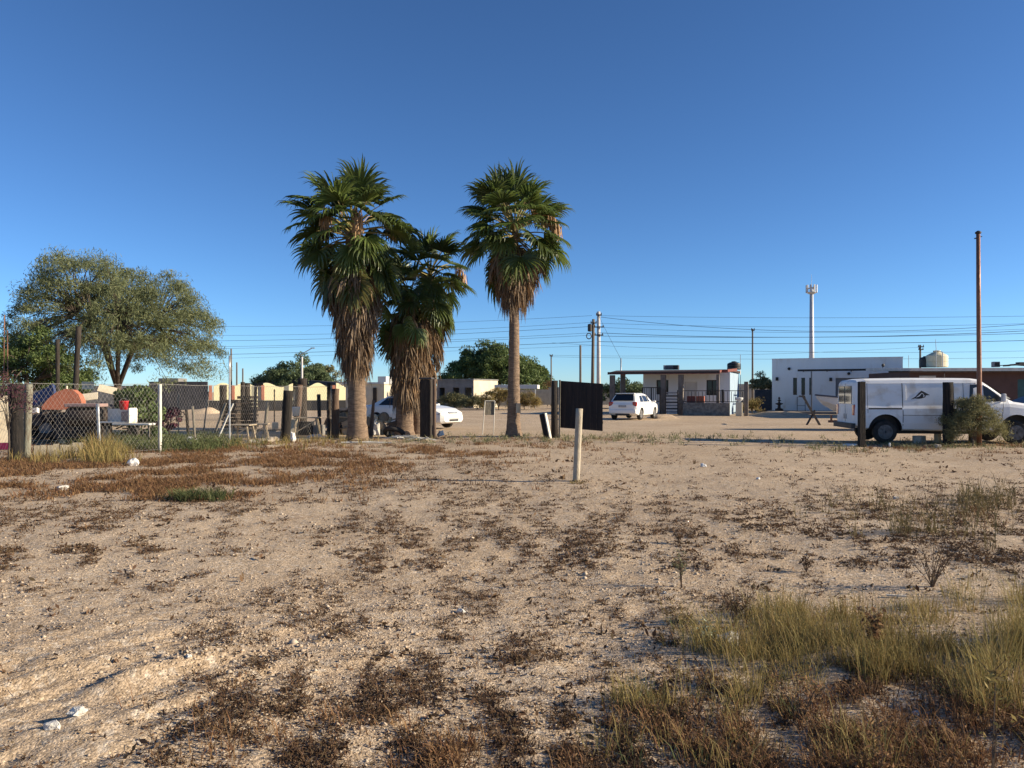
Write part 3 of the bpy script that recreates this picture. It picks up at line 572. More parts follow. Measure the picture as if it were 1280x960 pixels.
# ------------------------------------------------------------------ palms
def frond_mesh(name, pitch, pet, rad, seed, nseg=34, mat_='frond_green', droop=0.5, spanmax=118):
    """fan frond whose petiole leaves the origin in the x,z plane at the given pitch; gravity is built in"""
    g = random.Random(seed); mb = MB(); p = Vector((0, 0, 0)); d = pitch; pts = [p.copy()]
    for s in range(5):
        p = p + Vector((math.cos(d), 0, math.sin(d))) * pet / 5; d -= R(5) * (1 if math.cos(d) > 0 else 0.2) * droop * 2; pts.append(p.copy())
    mb.tube(pts, [0.035, 0.028, 0.024, 0.02, 0.017, 0.013], 5)
    mb.cm = 1; ax = Vector((math.cos(d), 0, math.sin(d))); sidev = Vector((0, 1, 0)); nrm = ax.cross(sidev)
    for k in range(nseg):
        u = -1 + 2 * k / (nseg - 1); th = R(spanmax) * u + g.uniform(-.03, .03)
        L = rad * (1 - 0.30 * abs(u) ** 1.5) * g.uniform(0.86, 1.08)
        dv = ax * math.cos(th) + sidev * math.sin(th) + nrm * (0.10 + 0.25 * abs(u))
        dv.normalize(); c = p + ax * 0.02; w0 = 0.012; wm = rad * 0.062; rows = []
        vel = dv.copy(); segs = 6
        for s in range(segs + 1):
            f = s / segs; w = (w0 + (wm - w0) * min(1, f / 0.45)) if f < 0.5 else wm * (1 - (f - 0.5) / 0.5) ** 0.9 + 0.002
            lat = vel.cross(nrm).normalized() if vel.cross(nrm).length > .01 else sidev
            fold = nrm * w * 0.28 * (1 if k % 2 else -1)
            rows.append((c - lat * w / 2 + fold, c + lat * w / 2 - fold))
            vel = (vel + Vector((0, 0, -1)) * (0.08 + 0.6 * max(0, f - 0.3) + 3.2 * max(0, f - 0.62)) * (0.25 + droop) + Vector((g.uniform(-1, 1), g.uniform(-1, 1), 0)) * 0.04).normalized()
            c = c + vel * L / segs
        vs = [v for r in rows for v in r]; mb.add(vs, [(2 * i, 2 * i + 1, 2 * i + 3, 2 * i + 2) for i in range(segs)])
    o = mb.build(name, ['petiole', mat_], smooth=False); me = o.data; bpy.data.objects.remove(o); return me
def dead_frond_mesh(name, seed, L=1.25, mat_='frond_dead'):
    """collapsed dry leaf hanging down from the origin, x outwards"""
    g = random.Random(seed); mb = MB()
    e = Vector((0.34, 0, -0.28)); mb.tube([(0, 0, 0), (0.2, 0, 0.0), e], [0.03, 0.022, 0.016], 4)
    mb.cm = 1
    for k in range(26):
        a = g.uniform(-1.1, 1.1); c = e + Vector((0, 0, 0.05)); vel = Vector((0.22 + 0.25 * math.cos(a), 0.5 * math.sin(a), -1.1 + g.uniform(0, .3))).normalized()
        l = L * g.uniform(0.55, 1.05); w = 0.036 * g.uniform(0.6, 1.3); rows = []; tw = g.uniform(0, 3.1)
        for s in range(5):
            f = s / 4; lat = Vector((math.cos(tw + f), math.sin(tw + f), 0)); ww = w * (0.35 + 0.65 * min(1, f * 3)) * (1 - 0.85 * max(0, f - .55) / .45)
            rows.append((c - lat * ww / 2, c + lat * ww / 2)); vel = (vel + Vector((-0.07 + g.uniform(-.16, .16), g.uniform(-.16, .16), -0.35))).normalized(); c = c + vel * l / 4
        mb.add([v for r in rows for v in r], [(2 * i, 2 * i + 1, 2 * i + 3, 2 * i + 2) for i in range(4)])
    o = mb.build(name, ['frond_grey', mat_]); me = o.data; bpy.data.objects.remove(o); return me
FR = {}
SPAN = {'up': 72, 'high': 92, 'mid': 112}
for cls, (pit, n_, mt, dr, pet) in {'up': (78, 3, 'frond_green', 0.22, 1.0), 'high': (55, 3, 'frond_green', 0.36, 1.15), 'mid': (28, 3, 'frond_green', 0.52, 1.2),
                               'flat': (2, 3, 'frond_green', 0.7, 1.15), 'low': (-28, 3, 'frond_green', 0.8, 1.05), 'hang': (-52, 2, 'frond_old', 0.9, 0.95)}.items():
    FR[cls] = [frond_mesh('frond_' + cls, R(pit), pet, 1.02, 100 + 7 * i + pit, mat_=mt, droop=dr, spanmax=SPAN.get(cls, 118)) for i in range(n_)]
DEAD = [dead_frond_mesh('dead_leaf', 200 + i, 1.25, 'frond_dead' if i % 2 else 'frond_grey') for i in range(6)]
def infl_mesh():
    g = random.Random(8); mb = MB()
    pts = [Vector((0, 0, 0)), Vector((0.6, 0, 0.5)), Vector((1.1, 0, 0.55)), Vector((1.45, 0, 0.2))]; mb.tube(pts, [0.02, 0.015, 0.01, 0.006], 4)
    for k in range(60):
        c = pts[2].lerp(pts[3], g.random()) + Vector((g.uniform(-.1, .1), g.uniform(-.12, .12), 0)); l = g.uniform(.25, .6); tw = g.uniform(0, 3)
        a = Vector((math.cos(tw), math.sin(tw), 0)) * 0.016; e = c + Vector((g.uniform(-.1, .1), g.uniform(-.1, .1), -l))
        mb.add([c - a, c + a, e + a, e - a], [(0, 1, 2, 3)])
    o = mb.build('infl', 'inflor'); me = o.data; bpy.data.objects.remove(o); return me
INF = infl_mesh()
def palm(px, Y, label, gpy, skirt, sk_r, base_r, top_r, lean, seed, counts, fsc=1.0, infl=3, name='fan_palm', az_bias=None, ndead=100):
    """gpy: pixel row of the growing point; skirt: (top row, bottom row); sk_r: (radius at top, radius at bottom) in m"""
    g = random.Random(seed); loc = at(px, Y); t = thing(name, label, 'palm tree', loc); gz_ = gz(gpy, Y) - loc.z
    lx = lean
    mb = MB(); prof = []; nst = 46
    for i in range(nst + 1):
        f = i / nst; z = f * gz_; r = base_r * (1 + 0.30 * math.exp(-f * 22)) * (1 - f) + top_r * f
        r *= 1 + 0.05 * (i % 2) + g.uniform(-.02, .02); prof.append((Vector((lx * f ** 1.3, 0, z - 0.06)), r))
    n = 18; vs = []; fs = []
    for i, (c, r) in enumerate(prof):
        for j in range(n):
            a = 2 * math.pi * j / n; rr = r * (1 + g.uniform(-.035, .035)); vs.append(c + Vector((math.cos(a) * rr, math.sin(a) * rr, 0)))
    for i in range(nst):
        for j in range(n): fs.append((i * n + j, i * n + (j + 1) % n, (i + 1) * n + (j + 1) % n, (i + 1) * n + j))
    mb.add(vs, fs); mb.build('trunk', 'palm_bark', t, smooth=True)
    def axis(z): f = max(0, z / gz_); return Vector((lx * f ** 1.3, 0, z))
    ga = 2.39996; a = g.uniform(0, 6)
    for cls, cnt, dz in counts:
        for k in range(cnt):
            a += ga + g.uniform(-.25, .25)
            o = share(g.choice(FR[cls]), 'frond', t, axis(gz_ + dz + g.uniform(-.12, .12)), (g.uniform(-.5, .5), g.uniform(-.32, .32), a))
            s = fsc * g.uniform(0.78, 1.15); o.scale = (s, s, s)
    z1 = gz(skirt[0], Y) - loc.z; z0 = gz(skirt[1], Y) - loc.z
    for k in range(ndead):
        f = (k + g.random()) / ndead; z = z1 + (z0 + 0.75 - z1) * f; a += ga + g.uniform(-.3, .3)
        rr = sk_r[0] * (1 - f) + sk_r[1] * f; s = 0.85 * g.uniform(0.8, 1.15)
        o = share(g.choice(DEAD), 'dead_frond', t, axis(z), (0, 0, a), (rr / 0.62 * g.uniform(0.75, 1.1), rr / 0.62 * 0.9, s))
    for k in range(infl):
        share(INF, 'seed_stalk', t, axis(gz_ - 0.1), (0, g.uniform(-.5, .2), g.uniform(0, 6.28)), (fsc, fsc, fsc))
    return t
CNT4 = [('up', 7, 0.0), ('high', 15, 0.0), ('mid', 20, -0.1), ('flat', 20, -0.3), ('low', 10, -0.5), ('hang', 3, -0.7)]
CNT = [('up', 8, 0.1), ('high', 13, 0.05), ('mid', 18, -0.05), ('flat', 17, -0.3), ('low', 15, -0.6), ('hang', 9, -0.9)]
palm(447, 26.9, 'leftmost tall fan palm with the widest skirt of dead fronds', 289, (318, 470), (1.25, 0.50), 0.315, 0.24, -0.18, 11, CNT, 1.16, 4, ndead=215)
palm(642, 27.3, 'slender fan palm standing alone right of the palm clump', 285, (306, 382), (1.15, 0.45), 0.235, 0.115, 0.05, 23, CNT4, 1.07, 3, ndead=170)
palm(505, 29.2, 'shorter fan palm with left of two trunks behind the tall palm', 372, (385, 508), (0.95, 0.6), 0.33, 0.25, 0.25, 35, [('up', 2, .1), ('high', 5, .1), ('mid', 7, 0), ('flat', 7, -.2), ('low', 7, -.5), ('hang', 6, -.8)], 0.95, 0, ndead=110)
palm(523, 29.8, 'shorter fan palm with right of two trunks and green crown leaning right', 345, (385, 505), (0.9, 0.5), 0.28, 0.22, 0.45, 47, [('up', 4, .1), ('high', 10, .1), ('mid', 12, 0), ('flat', 12, -.2), ('low', 11, -.5), ('hang', 10, -.8)], 0.98, 1, ndead=100)

# ------------------------------------------------------------------ trees and shrubs
def tree(px, Y, label, rx, ry, z0, z1, leaf, seed, nclump=120, per=330, lsize=0.17, asp=0.3, droop=0.7, trunk_r=0.2, clump_r=0.7, name='tree', hang=0.0, forks=5, cat='tree', bark='bark', flat=1.0, fork_z=None, hollow=0.0, off=(0, 0)):
    g = random.Random(seed); gs = np.random.RandomState(seed); loc = at(px, Y); t = thing(name, label, cat, loc)
    cl = []
    while len(cl) < nclump:
        x, y = g.uniform(-1, 1), g.uniform(-1, 1); r2 = x * x + y * y
        if r2 > 1: continue
        top = z0 + (z1 - z0) * (1 - r2 ** 1.15) ** 0.5 * (1 + 0.13 * math.sin(3.1 * x + seed) + 0.10 * math.cos(4.3 * y + x * 5 + seed))
        bot = z0 - hang * r2 + (0.35 * (z1 - z0) * (1 - r2) * hollow)
        z = bot + (top - bot) * g.random() ** (0.6 * flat)
        cl.append(Vector((x * rx + off[0], y * ry + off[1], z)))
    mb = MB(); fz = fork_z or z0 * 0.75; tips = []
    mb.tube([(0, 0, -0.1), (0.03, 0, fz * 0.5), (0, 0.02, fz)], [trunk_r * 1.25, trunk_r, trunk_r * 0.85], 9)
    hubs = []
    for k in range(forks):
        a = 6.283 * k / forks + g.uniform(-.3, .3); e = Vector((math.cos(a) * rx * 0.38 + off[0] * .6, math.sin(a) * ry * 0.38 + off[1] * .6, fz + (z1 - fz) * g.uniform(0.38, 0.62)))
        md = Vector((e.x * 0.4, e.y * 0.4, fz + (e.z - fz) * 0.62)) ; mb.tube([(0, 0, fz * 0.92), md, e], [trunk_r * 0.6, trunk_r * 0.42, trunk_r * 0.25], 6); hubs += [md, e]
    for c in cl:
        h = min(hubs, key=lambda q: (q - c).length + (0.8 if q.z > c.z else 0)); m1 = h.lerp(c, 0.55) + Vector((0, 0, 0.12 * (c - h).length))
        mb.tube([h, m1, c], [trunk_r * 0.16 + .008, trunk_r * 0.09 + .006, 0.008], 4, cap=False)
    mb.build('trunk', bark, t, smooth=True)
    C = np.array([list(c) for c in cl]); rad = clump_r * gs.uniform(0.6, 1.3, nclump)
    P = np.repeat(C, per, 0); off_ = gs.normal(0, 1, (len(P), 3)); off_ /= np.linalg.norm(off_, axis=1)[:, None]
    off_ *= (gs.uniform(0, 1, len(P)) ** 0.55 * np.repeat(rad, per))[:, None]; off_[:, 2] *= 0.65
    P = P + off_; P[:, 2] = np.maximum(P[:, 2], 0.05)
    npmesh('crown', *quads(P, lsize * gs.uniform(0.5, 1.4, len(P)), asp, gs, droop), leaf, t)
    return t
tree(147, 40, 'large spreading mesquite tree with feathery olive crown at left', 5.1, 4.6, 3.9, 8.5, 'mesquite_leaf', 3, 350, 260, 0.205, 0.15, 0.9, 0.20, 0.75, 'mesquite_tree', hang=1.9, forks=7, fork_z=1.9, flat=1.25, hollow=0.12)
tree(35, 36, 'dark green bushy tree below the mesquite at left edge', 2.6, 2.2, 1.5, 4.6, 'dark_leaf', 5, 90, 330, 0.16, 0.3, 0.6, 0.13, 0.55, 'bushy_tree', hang=0.6)
tree(366, 80, 'round dark tree behind the cream scalloped wall', 3.9, 3.4, 1.6, 5.0, 'far_leaf', 6, 130, 260, 0.30, 0.3, 0.4, 0.2, 0.75, 'round_tree', hang=0.3)
tree(410, 84, 'smaller paler tree right of the round dark tree', 1.7, 1.6, 1.8, 3.9, 'sage_leaf', 7, 30, 220, 0.28, 0.3, 0.4, 0.13, 0.6, 'small_tree', hang=0.3)
tree(618, 95, 'broad dark green tree behind the grey concrete house', 6.9, 5.2, 2.0, 6.7, 'dark_leaf', 8, 190, 300, 0.40, 0.28, 0.6, 0.28, 1.0, 'broad_tree', hang=0.8)
tree(784, 75, 'dark tree behind the carport of the white house', 3.2, 2.6, 1.2, 2.5, 'far_leaf', 9, 60, 220, 0.26, 0.3, 0.4, 0.13, 0.6, 'dark_tree', hang=0.8)
tree(953, 66, 'pale scrubby tree between the two white houses', 1.1, 1.2, 1.9, 3.2, 'sage_leaf', 10, 26, 160, 0.22, 0.3, 0.3, 0.10, 0.45, 'scrubby_tree', hang=0.5)
tree(172, 24.3, 'broad leaved green shrub behind the chain link fence', 0.62, 0.55, 0.8, 2.05, 'dark_leaf', 12, 42, 110, 0.13, 0.5, 0.4, 0.05, 0.26, 'shrub', hang=0.5, cat='shrub', fork_z=0.4)
tree(211, 27, 'low shrub with dark red leaves beside the white post', 0.42, 0.4, 0.5, 1.1, 'purple_leaf', 13, 22, 90, 0.11, 0.5, 0.2, 0.03, 0.2, 'red_shrub', hang=0.3, cat='shrub', fork_z=0.25)
tree(1214, 22.8, 'grey green bush growing in front of the white van', 0.88, 0.62, 0.45, 1.3, 'sage_leaf', 14, 80, 230, 0.085, 0.16, -0.4, 0.05, 0.26, 'bush', hang=0.35, cat='bush', fork_z=0.25, flat=0.8)
tree(10, 17.7, 'dark purple twiggy shrub climbing the fence at left edge', 0.5, 0.35, 1.3, 1.95, 'purple_leaf', 15, 26, 34, 0.06, 0.3, 0.2, 0.02, 0.2, 'twiggy_shrub', hang=0.3, cat='shrub', fork_z=0.8)
def scrub(px, Y, rx, h, label, leaf, seed, n=40, per=150, ls=0.2):
    return tree(px, Y, label, rx, rx * 0.5, h * 0.35, h, leaf, seed, n, per, ls, 0.16, -0.8, 0.04, 0.45, 'scrub', hang=h * 0.25, cat='scrub', fork_z=0.2)
scrub(568, 72, 1.7, 1.35, 'dark scrub growing in front of the concrete house windows', 'sage_leaf', 21, 60)
scrub(596, 71, 1.5, 1.2, 'dark scrub below the sunlit end of the concrete house', 'sage_leaf', 22, 50)
scrub(623, 68, 1.5, 2.2, 'tall dry yellowish bush right of the concrete house', 'drygrass', 23, 50)
scrub(655, 70, 1.4, 1.5, 'brownish bush under the white canopy', 'drygrass', 24, 46)
scrub(940, 56, 0.7, 1.1, 'dry brown plant between the white house fence and the block wall', 'drygrass', 25, 24, 90)
scrub(684, 88, 1.2, 2.6, 'reddish thin bush behind the grey block wall', 'redweed', 26, 24, 120)

# ------------------------------------------------------------------ left chain link fence
def fence_left():
    P = [(-14, 17.2), (28, 18.4), (200, 20.8), (287, 23.2), (356, 25.9), (416, 27.5)]
    pts = [at(px, Y) for px, Y in P]
    t = thing('chain_link_fence', 'galvanised chain link fence on mixed posts around the junk yard', 'fence', pts[1])
    o0 = pts[1]; mbw = MB(); H = 1.78; sp = 0.10; r = 0.0024
    for a, b in zip(pts[:-1], pts[1:]):
        a = a - o0; b = b - o0; d = (b - a); d.z = 0; L = d.length; u = d.normalized(); nx = Vector((-u.y, u.x, 0))
        def Pt(s, z): f = s / L; return a.lerp(b, f) + Vector((0, 0, z + 0.05))
        k = int(L / sp); slope = 0.62
        run = H * slope
        for i in range(int((L + run) / sp)):
            for sg in (1, -1):
                s0 = i * sp - (run if sg > 0 else 0); s1 = s0 + run * (1 if sg > 0 else 1)
                p = (s0, 0.0), (s0 + run, H)
                (xa, za), (xb, zb) = p
                if xa < 0: za = -xa / slope; xa = 0
                if xb > L: zb = H - (xb - L) / slope; xb = L
                if xb <= xa: continue
                if sg < 0: za, zb = H - za, H - zb
                sag = lambda s: -0.05 * math.sin(math.pi * s / L) if True else 0
                A = Pt(xa, za); B = Pt(xb, zb)
                q = [A + nx * r, A - nx * r * .5 + Vector((0, 0, r)), A - nx * r * .5 - Vector((0, 0, r)), B + nx * r, B - nx * r * .5 + Vector((0, 0, r)), B - nx * r * .5 - Vector((0, 0, r))]
                mbw.add(q, [(0, 1, 4, 3), (1, 2, 5, 4), (2, 0, 3, 5)])
        for z in (0.02, H):
            mbw.tube([Pt(0, z), Pt(L * .5, z - 0.03), Pt(L, z)], 0.006, 4)
    w = mbw.build('wire_mesh', 'chain_wire', t)
    def post(px, Y, h, rr, m, lab, n=10, lean=(0, 0), sq=False, jit=0.08):
        p = at(px, Y) - o0; g = random.Random(px); mb = MB(); k = 7; vs = []
        pts_ = [p + Vector((lean[0] * i / k, lean[1] * i / k, -0.1 + (h + 0.1) * i / k)) for i in range(k + 1)]
        mb.tube(pts_, [rr * (1 + g.uniform(-jit, jit)) for _ in pts_], 5 if sq else n); side_lab(mb.build('fence_post', m, t, smooth=not sq), lab)
    post(20, 18.1, 1.80, 0.15, 'black_wood', 'thick dark weathered log post at far left', 9)
    post(33, 18.5, 1.80, 0.085, 'lichen_wood', 'grey green post leaning beside the dark log', 9, (0.06, 0))
    post(200, 20.8, 1.82, 0.05, 'white_wood', 'white painted post', 4, sq=False)
    post(287, 23.2, 2.72, 0.028, 'galv', 'tall thin galvanised pipe', 8)
    post(356, 25.9, 1.68, 0.165, 'black_wood', 'short thick blackened log', 9, (0.12, 0))
    post(411, 27.4, 1.95, 0.07, 'dark_wood', 'dark stake beside the pale post', 7)
    post(419, 27.6, 1.75, 0.14, 'brown_wood', 'brown weathered post left of the tall palm', 9)
    post(245, 22.5, 1.22, 0.035, 'grey_wood', 'short crooked stick', 6, (-0.1, 0))
    post(125, 20.3, 1.3, 0.04, 'galv', 'low grey pipe leaning in front of the junk', 7, (-0.06, 0))
fence_left()
def log(name, px, Y, h, r, m, label, cat='post', lean=(0, 0), n=9, jit=0.07, r2=None, base=0.0):
    p = at(px, Y); g = random.Random(int(px * 7 + h * 100)); mb = MB(); k = 8
    pts = [Vector((lean[0] * i / k, lean[1] * i / k, base - 0.08 + (h + 0.08) * i / k)) for i in range(k + 1)]
    mb.tube(pts, [(r + ((r2 or r) - r) * i / k) * (1 + g.uniform(-jit, jit)) for i in range(k + 1)], n)
    return tag(mb.build(name, m, smooth=n > 6, loc=p), label, cat)
log('post', 72, 34, 3.9 + 0.0, 0.085, 'dark_wood', 'straight dark pole rising into the mesquite crown at left')
log('post', 92, 33, 4.4, 0.11, 'dark_wood', 'slightly leaning dark pole in front of the mesquite trunk', lean=(0.22, 0))
log('rod', 4, 30, 4.6, 0.02, 'rust', 'thin rusty rod nearest the left edge', 'rod', (0.05, 0), 6, 0)
log('rod', 10, 30, 4.0, 0.02, 'rust', 'second thin rusty rod from the left edge', 'rod', (-0.02, 0), 6, 0)
log('post', 378, 34, 2.2, 0.20, 'dark_wood', 'thick dark log standing behind the white bucket', n=9)
log('post', 370, 33, 1.9, 0.14, 'brown_wood', 'brown log leaning against the thick dark log', lean=(0.15, 0))
log('post', 463, 28.0, 1.35, 0.085, 'brown_wood', 'short leaning brown stake between the palms', lean=(0.12, 0), r2=0.05)
log('stake', 223, 30, 1.55, 0.025, 'grey_wood', 'thin upright stick behind the fence near the red shrub', 'stake', n=6)
log('stake', 254, 30, 1.6, 0.03, 'grey_wood', 'thin stick leaning right in front of the dark wall', 'stake', (0.2, 0), 6)
log('stake', 343, 32, 1.7, 0.03, 'dark_wood', 'thin dark stick in front of the cream wall', 'stake', n=6)
log('stake', 318, 31, 1.9, 0.06, 'brown_wood', 'brown stake in front of the narrow cream gate', 'stake', (0.06, 0), 7)
# thick square post at the palms, with a thin rusty pipe
t = thing('gate_post', 'massive dark square gate post right of the palm clump', 'gate post', at(533, 27.2))
mb = MB(); mb.box((0, 0, 1.0), (0.40, 0.30, 2.1), -0.16); mb.build('post', 'dark_wood', t, bevel=0.03)
mb = MB(); mb.box((0, 0, 2.09), (0.46, 0.36, 0.06), -0.16); mb.build('cap', 'dark_block', t, bevel=0.01)
log('pipe', 543, 26.9, 2.05, 0.06, 'brown_wood', 'brown round post leaning against the massive square gate post', 'post', n=10, jit=0.02)
# black sign
t = thing('sign', 'large black wooden board fixed to a dark post', 'sign', at(693, 26.8), R(-9))
mb = MB(); g = random.Random(4); mb.tube([(0, 0, -0.1), (0.0, 0, 1), (0.01, 0, 1.98)], [0.12, 0.115, 0.11], 8); mb.build('post', 'dark_wood', t, smooth=True)
mb = MB(); mb.bar((0.17, -0.02, -0.05), (0.19, -0.02, 2.0), 0.06, 0.05); mb.build('upright', 'grey_wood', t, bevel=0.006)
rotb = Matrix.Rotation(R(4.2), 3, 'Y')
nb = 7; bw = 1.48 / nb
sl = math.tan(R(4.2))
for k in range(nb):
    u0, u1 = 0.18 + bw * k, 0.18 + bw * (k + 1) - 0.002
    mb = MB(); mb.prism([(u0, 0.36 - sl * u0), (u1, 0.36 - sl * u1), (u1, 1.99 - sl * u1), (u0, 1.99 - sl * u0)], 0.10 + 0.002 * (k % 2), 0.13); mb.build('plank', 'black_board', t)
mb = MB()
for z in (-0.55, 0.55): mb.box(Vector((0.92, 0.16, 1.13 + z)), (1.5, 0.05, 0.09), rotb)
mb.build('batten', 'dark_wood', t)
t = thing('leaning_board', 'dark plank with white edge leaning beside the black sign', 'board', at(684, 26.3), R(-32))
mb = MB(); rr_ = Matrix.Rotation(R(-13), 3, 'Y'); mb.box(rr_ @ Vector((0, 0, 0.42)), (0.22, 0.05, 0.88), rr_); mb.build('plank', 'black_board', t, bevel=0.006)
mb = MB(); mb.box(rr_ @ Vector((0.128, 0, 0.42)), (0.035, 0.13, 0.88), rr_); mb.build('edge', 'white_wood', t)
# short stake
log('stake', 720, EYE * FPX / (604 - HOR), 1.27, 0.061, 'stake', 'short pale round stake standing alone in the bare lot', 'stake', (0.06, 0), 16, 0.015)
tag(npmesh('grass_tuft', *blades(np.array([list(G2(722, 606))] * 6) , 14, 0.06, 0.14, 0.008, 1.0, np.random.RandomState(2), 0.5), 'drygrass'), 'thin straw tuft at the foot of the pale stake', 'grass tuft')
# points along the stake's shadow on the sand, nothing is built
mb = MB(); pts = []
for s in np.linspace(0, 1, 40):
    px = 462 + (648 - 462) * s; py = 599.5 + 4.2 * s; q = G2(px, py); pts.append((q.x, q.y, q.z + 0.012))
# (the dark line on the sand is the shadow of the stake, cast by the sun)
# A-frame stand
t = thing('board_stand', 'pale metal two legged stand with grey panel beside the lone palm', 'stand', at(611, 28.5), R(5))
mb = MB(); mb.tube([(-0.24, 0, -0.05), (-0.14, 0, 1.26)], 0.017, 6); mb.build('leg', 'white_wood', t)
mb = MB(); mb.tube([(0.17, 0, -0.05), (0.22, 0, 1.26)], 0.017, 6); mb.build('leg', 'white_wood', t)
mb = MB(); mb.box((0.03, 0.02, 1.0), (0.34, 0.02, 0.52)); mb.build('panel', 'grey_wood', t, bevel=0.004)
mb = MB(); mb.tube([(-0.14, 0, 1.26), (0.22, 0, 1.26)], 0.017, 6); mb.build('top_rail', 'white_wood', t)
# wooden box nailed to lone palm
mb = MB(); mb.box((0, 0, 0.16), (0.16, 0.05, 0.34)); o = mb.build('plate', 'pale_wood', bevel=0.005, loc=(gx(648, 26.9), 26.9, gz(516, 26.9))); tag(o, 'small pale board nailed to the trunk of the lone palm', 'board')

# ------------------------------------------------------------------ junk yard
def boxthing(name, px, Y, py_top, py_bot, w, d, m, label, cat, rz=0, tilt=0, bevel=0.01):
    z0, z1 = gz(py_bot, Y), gz(py_top, Y); h = z1 - z0
    mb = MB(); mb.box((0, 0, h / 2), (w, d, h)); o = mb.build(name, m, bevel=bevel, loc=(gx(px, Y), Y, z0), rot=(0, tilt, rz)); return tag(o, label, cat)
# dome-like rust orange sheet
Yj = 23.5
t = thing('metal_hood', 'rust orange curved metal sheet on top of the junk pile', 'metal sheet', (gx(80, Yj), Yj, gz(512, Yj)), R(8))
mb = MB(); prof = [(-0.60, 0.0), (-0.60, 0.10), (-0.45, 0.30), (-0.2, 0.52), (0.05, 0.62), (0.25, 0.60), (0.42, 0.45), (0.50, 0.25), (0.50, 0.0)]
mb.prism(prof, -0.02, 0.35); mb.build('hood', 'orange_sheet', t, bevel=0.03)
mb = MB(); mb.prism([(p[0] * 1.02 - .003, p[1] * 1.02) for p in prof], -0.035, -0.024); mb.build('rim', 'orange_sheet', t)
mb = MB(); mb.tube([(0.02, 0.15, 0.6), (0.02, 0.15, 0.72)], 0.03, 8); mb.build('pipe_stub', 'cream_panel', t)
# tank cooker
t = thing('barrel_grill', 'dark barrel grill with pinkish slab lid behind the fence', 'grill', at(108, 23.0))
zt = gz(516, 23.0)
mb = MB(); mb.lathe([(0.05, -0.5), (0.27, -0.5), (0.285, -0.47), (0.285, 0.47), (0.27, 0.5), (0.05, 0.5)], 20, 'x', (0, 0, zt - 0.1)); mb.build('barrel', 'rusty_tank', t, smooth=True)
mb = MB(); mb.box((0, 0, zt + 0.23), (1.05, 0.5, 0.10)); mb.build('lid', 'pink_slab', t, bevel=0.02)
for sx in (-0.4, 0.4):
    for sy in (-0.2, 0.2):
        mb = MB(); mb.bar((sx, sy, -0.05), (sx * 0.9, sy * 0.8, zt - 0.2), 0.04); mb.build('leg', 'rusty_tank', t)
def pile(px, Y, w, d, h, n, label, seed, mats=('scrap_dark', 'rusty_tank', 'dark_wood', 'trim_dark', 'scrap_dark', 'trim_dark', 'grey_block', 'brown_wood', 'cream_panel')):
    g = random.Random(seed); t = thing('scrap_heap', label, 'scrap heap', at(px, Y))
    for k in range(n):
        mb = MB(); kind = k % 3; f = g.random(); x = g.uniform(-w, w); z = g.uniform(0.05, h) * (1 - (abs(x) / w) ** 2 * .5); y = g.uniform(-d, d)
        rt = Matrix.Rotation(g.uniform(-.5, .5), 3, 'Y') @ Matrix.Rotation(g.uniform(0, 3), 3, 'Z')
        if kind == 0: mb.box((x, y, z), (g.uniform(.15, .6), g.uniform(.15, .4), g.uniform(.08, .3)), rt); nm = 'scrap_box'
        elif kind == 1: mb.bar((x - g.uniform(.2, .6), y, z), (x + g.uniform(.2, .6), y, z + g.uniform(-.25, .35)), 0.05, 0.04); nm = 'scrap_bar'
        else: mb.lathe([(0.05, -.06), (.16, -.08), (.2, -.03), (.2, .03), (.16, .08), (.05, .06)], 14, 'y', (x, y, z)); nm = 'scrap_wheel'
        mb.build(nm, g.choice(mats), t, bevel=0.008 if kind == 0 else 0)
    return t
pile(75, 23.8, 1.35, 0.5, 1.05, 64, 'dark heap of scrap metal and wheels behind the chain link fence', 3)
pile(138, 24.6, 1.1, 0.5, 1.6, 44, 'tangled dark scrap leaning behind the white sink unit', 4)
pile(476, 29.4, 0.6, 0.3, 0.7, 24, 'low heap of pale boards and scrap piled between the palms', 6, ('pale_wood', 'brown_wood', 'grey_wood', 'cream_panel', 'scrap_dark'))
pile(440, 29.3, 0.7, 0.3, 0.9, 22, 'weathered boards and scrap heaped left of the tall palm trunk', 8, ('grey_wood', 'brown_wood', 'scrap_dark', 'pale_wood'))
pile(40, 25.5, 0.7, 0.4, 1.2, 14, 'dark scrap stacked behind the grey green post', 5)
# white sink / washer lying open, red bucket
t = thing('sink_unit', 'open white enamel sink unit standing behind the fence', 'sink', (gx(150, 22.8), 22.8, gz(531, 22.8)), R(-6))
mb = MB(); mb.box2((-0.5, -0.2, 0.06), (0.42, 0.2, 0.10)); mb.build('tray', 'white_enamel', t, bevel=0.01)
mb = MB(); mb.box2((-0.5, 0.17, 0.10), (0.42, 0.2, 0.47)); mb.build('back', 'white_enamel', t)
mb = MB(); mb.box2((0.38, -0.2, 0.10), (0.42, 0.17, 0.50)); mb.build('side', 'white_enamel', t)
mb = MB(); mb.box2((0.14, -0.17, 0.102), (0.37, 0.16, 0.40)); mb.build('inner_box', 'pink_slab', t, bevel=0.01)
mb = MB(); mb.box2((-0.1, -0.24, 0.0), (1.05, 0.1, 0.055)); mb.build('counter', 'white_enamel', t, bevel=0.01)
for sx in (-0.4, 0.9):
    mb = MB(); mb.bar((sx, 0, -0.62), (sx, 0, 0.0), 0.05); mb.build('leg', 'grey_wood', t)
mb = MB(); mb.lathe([(0.001, 0), (0.105, 0), (0.13, 0.24), (0.14, 0.245), (0.135, 0.26), (0.118, 0.25), (0.1, 0.02)], 18)
t = thing('bucket', 'bright red plastic bucket on the white sink unit', 'bucket', (gx(155, 22.8), 22.8, gz(513, 22.8) + 0.02)); mb.build('pail', 'red_plastic', t, smooth=True)
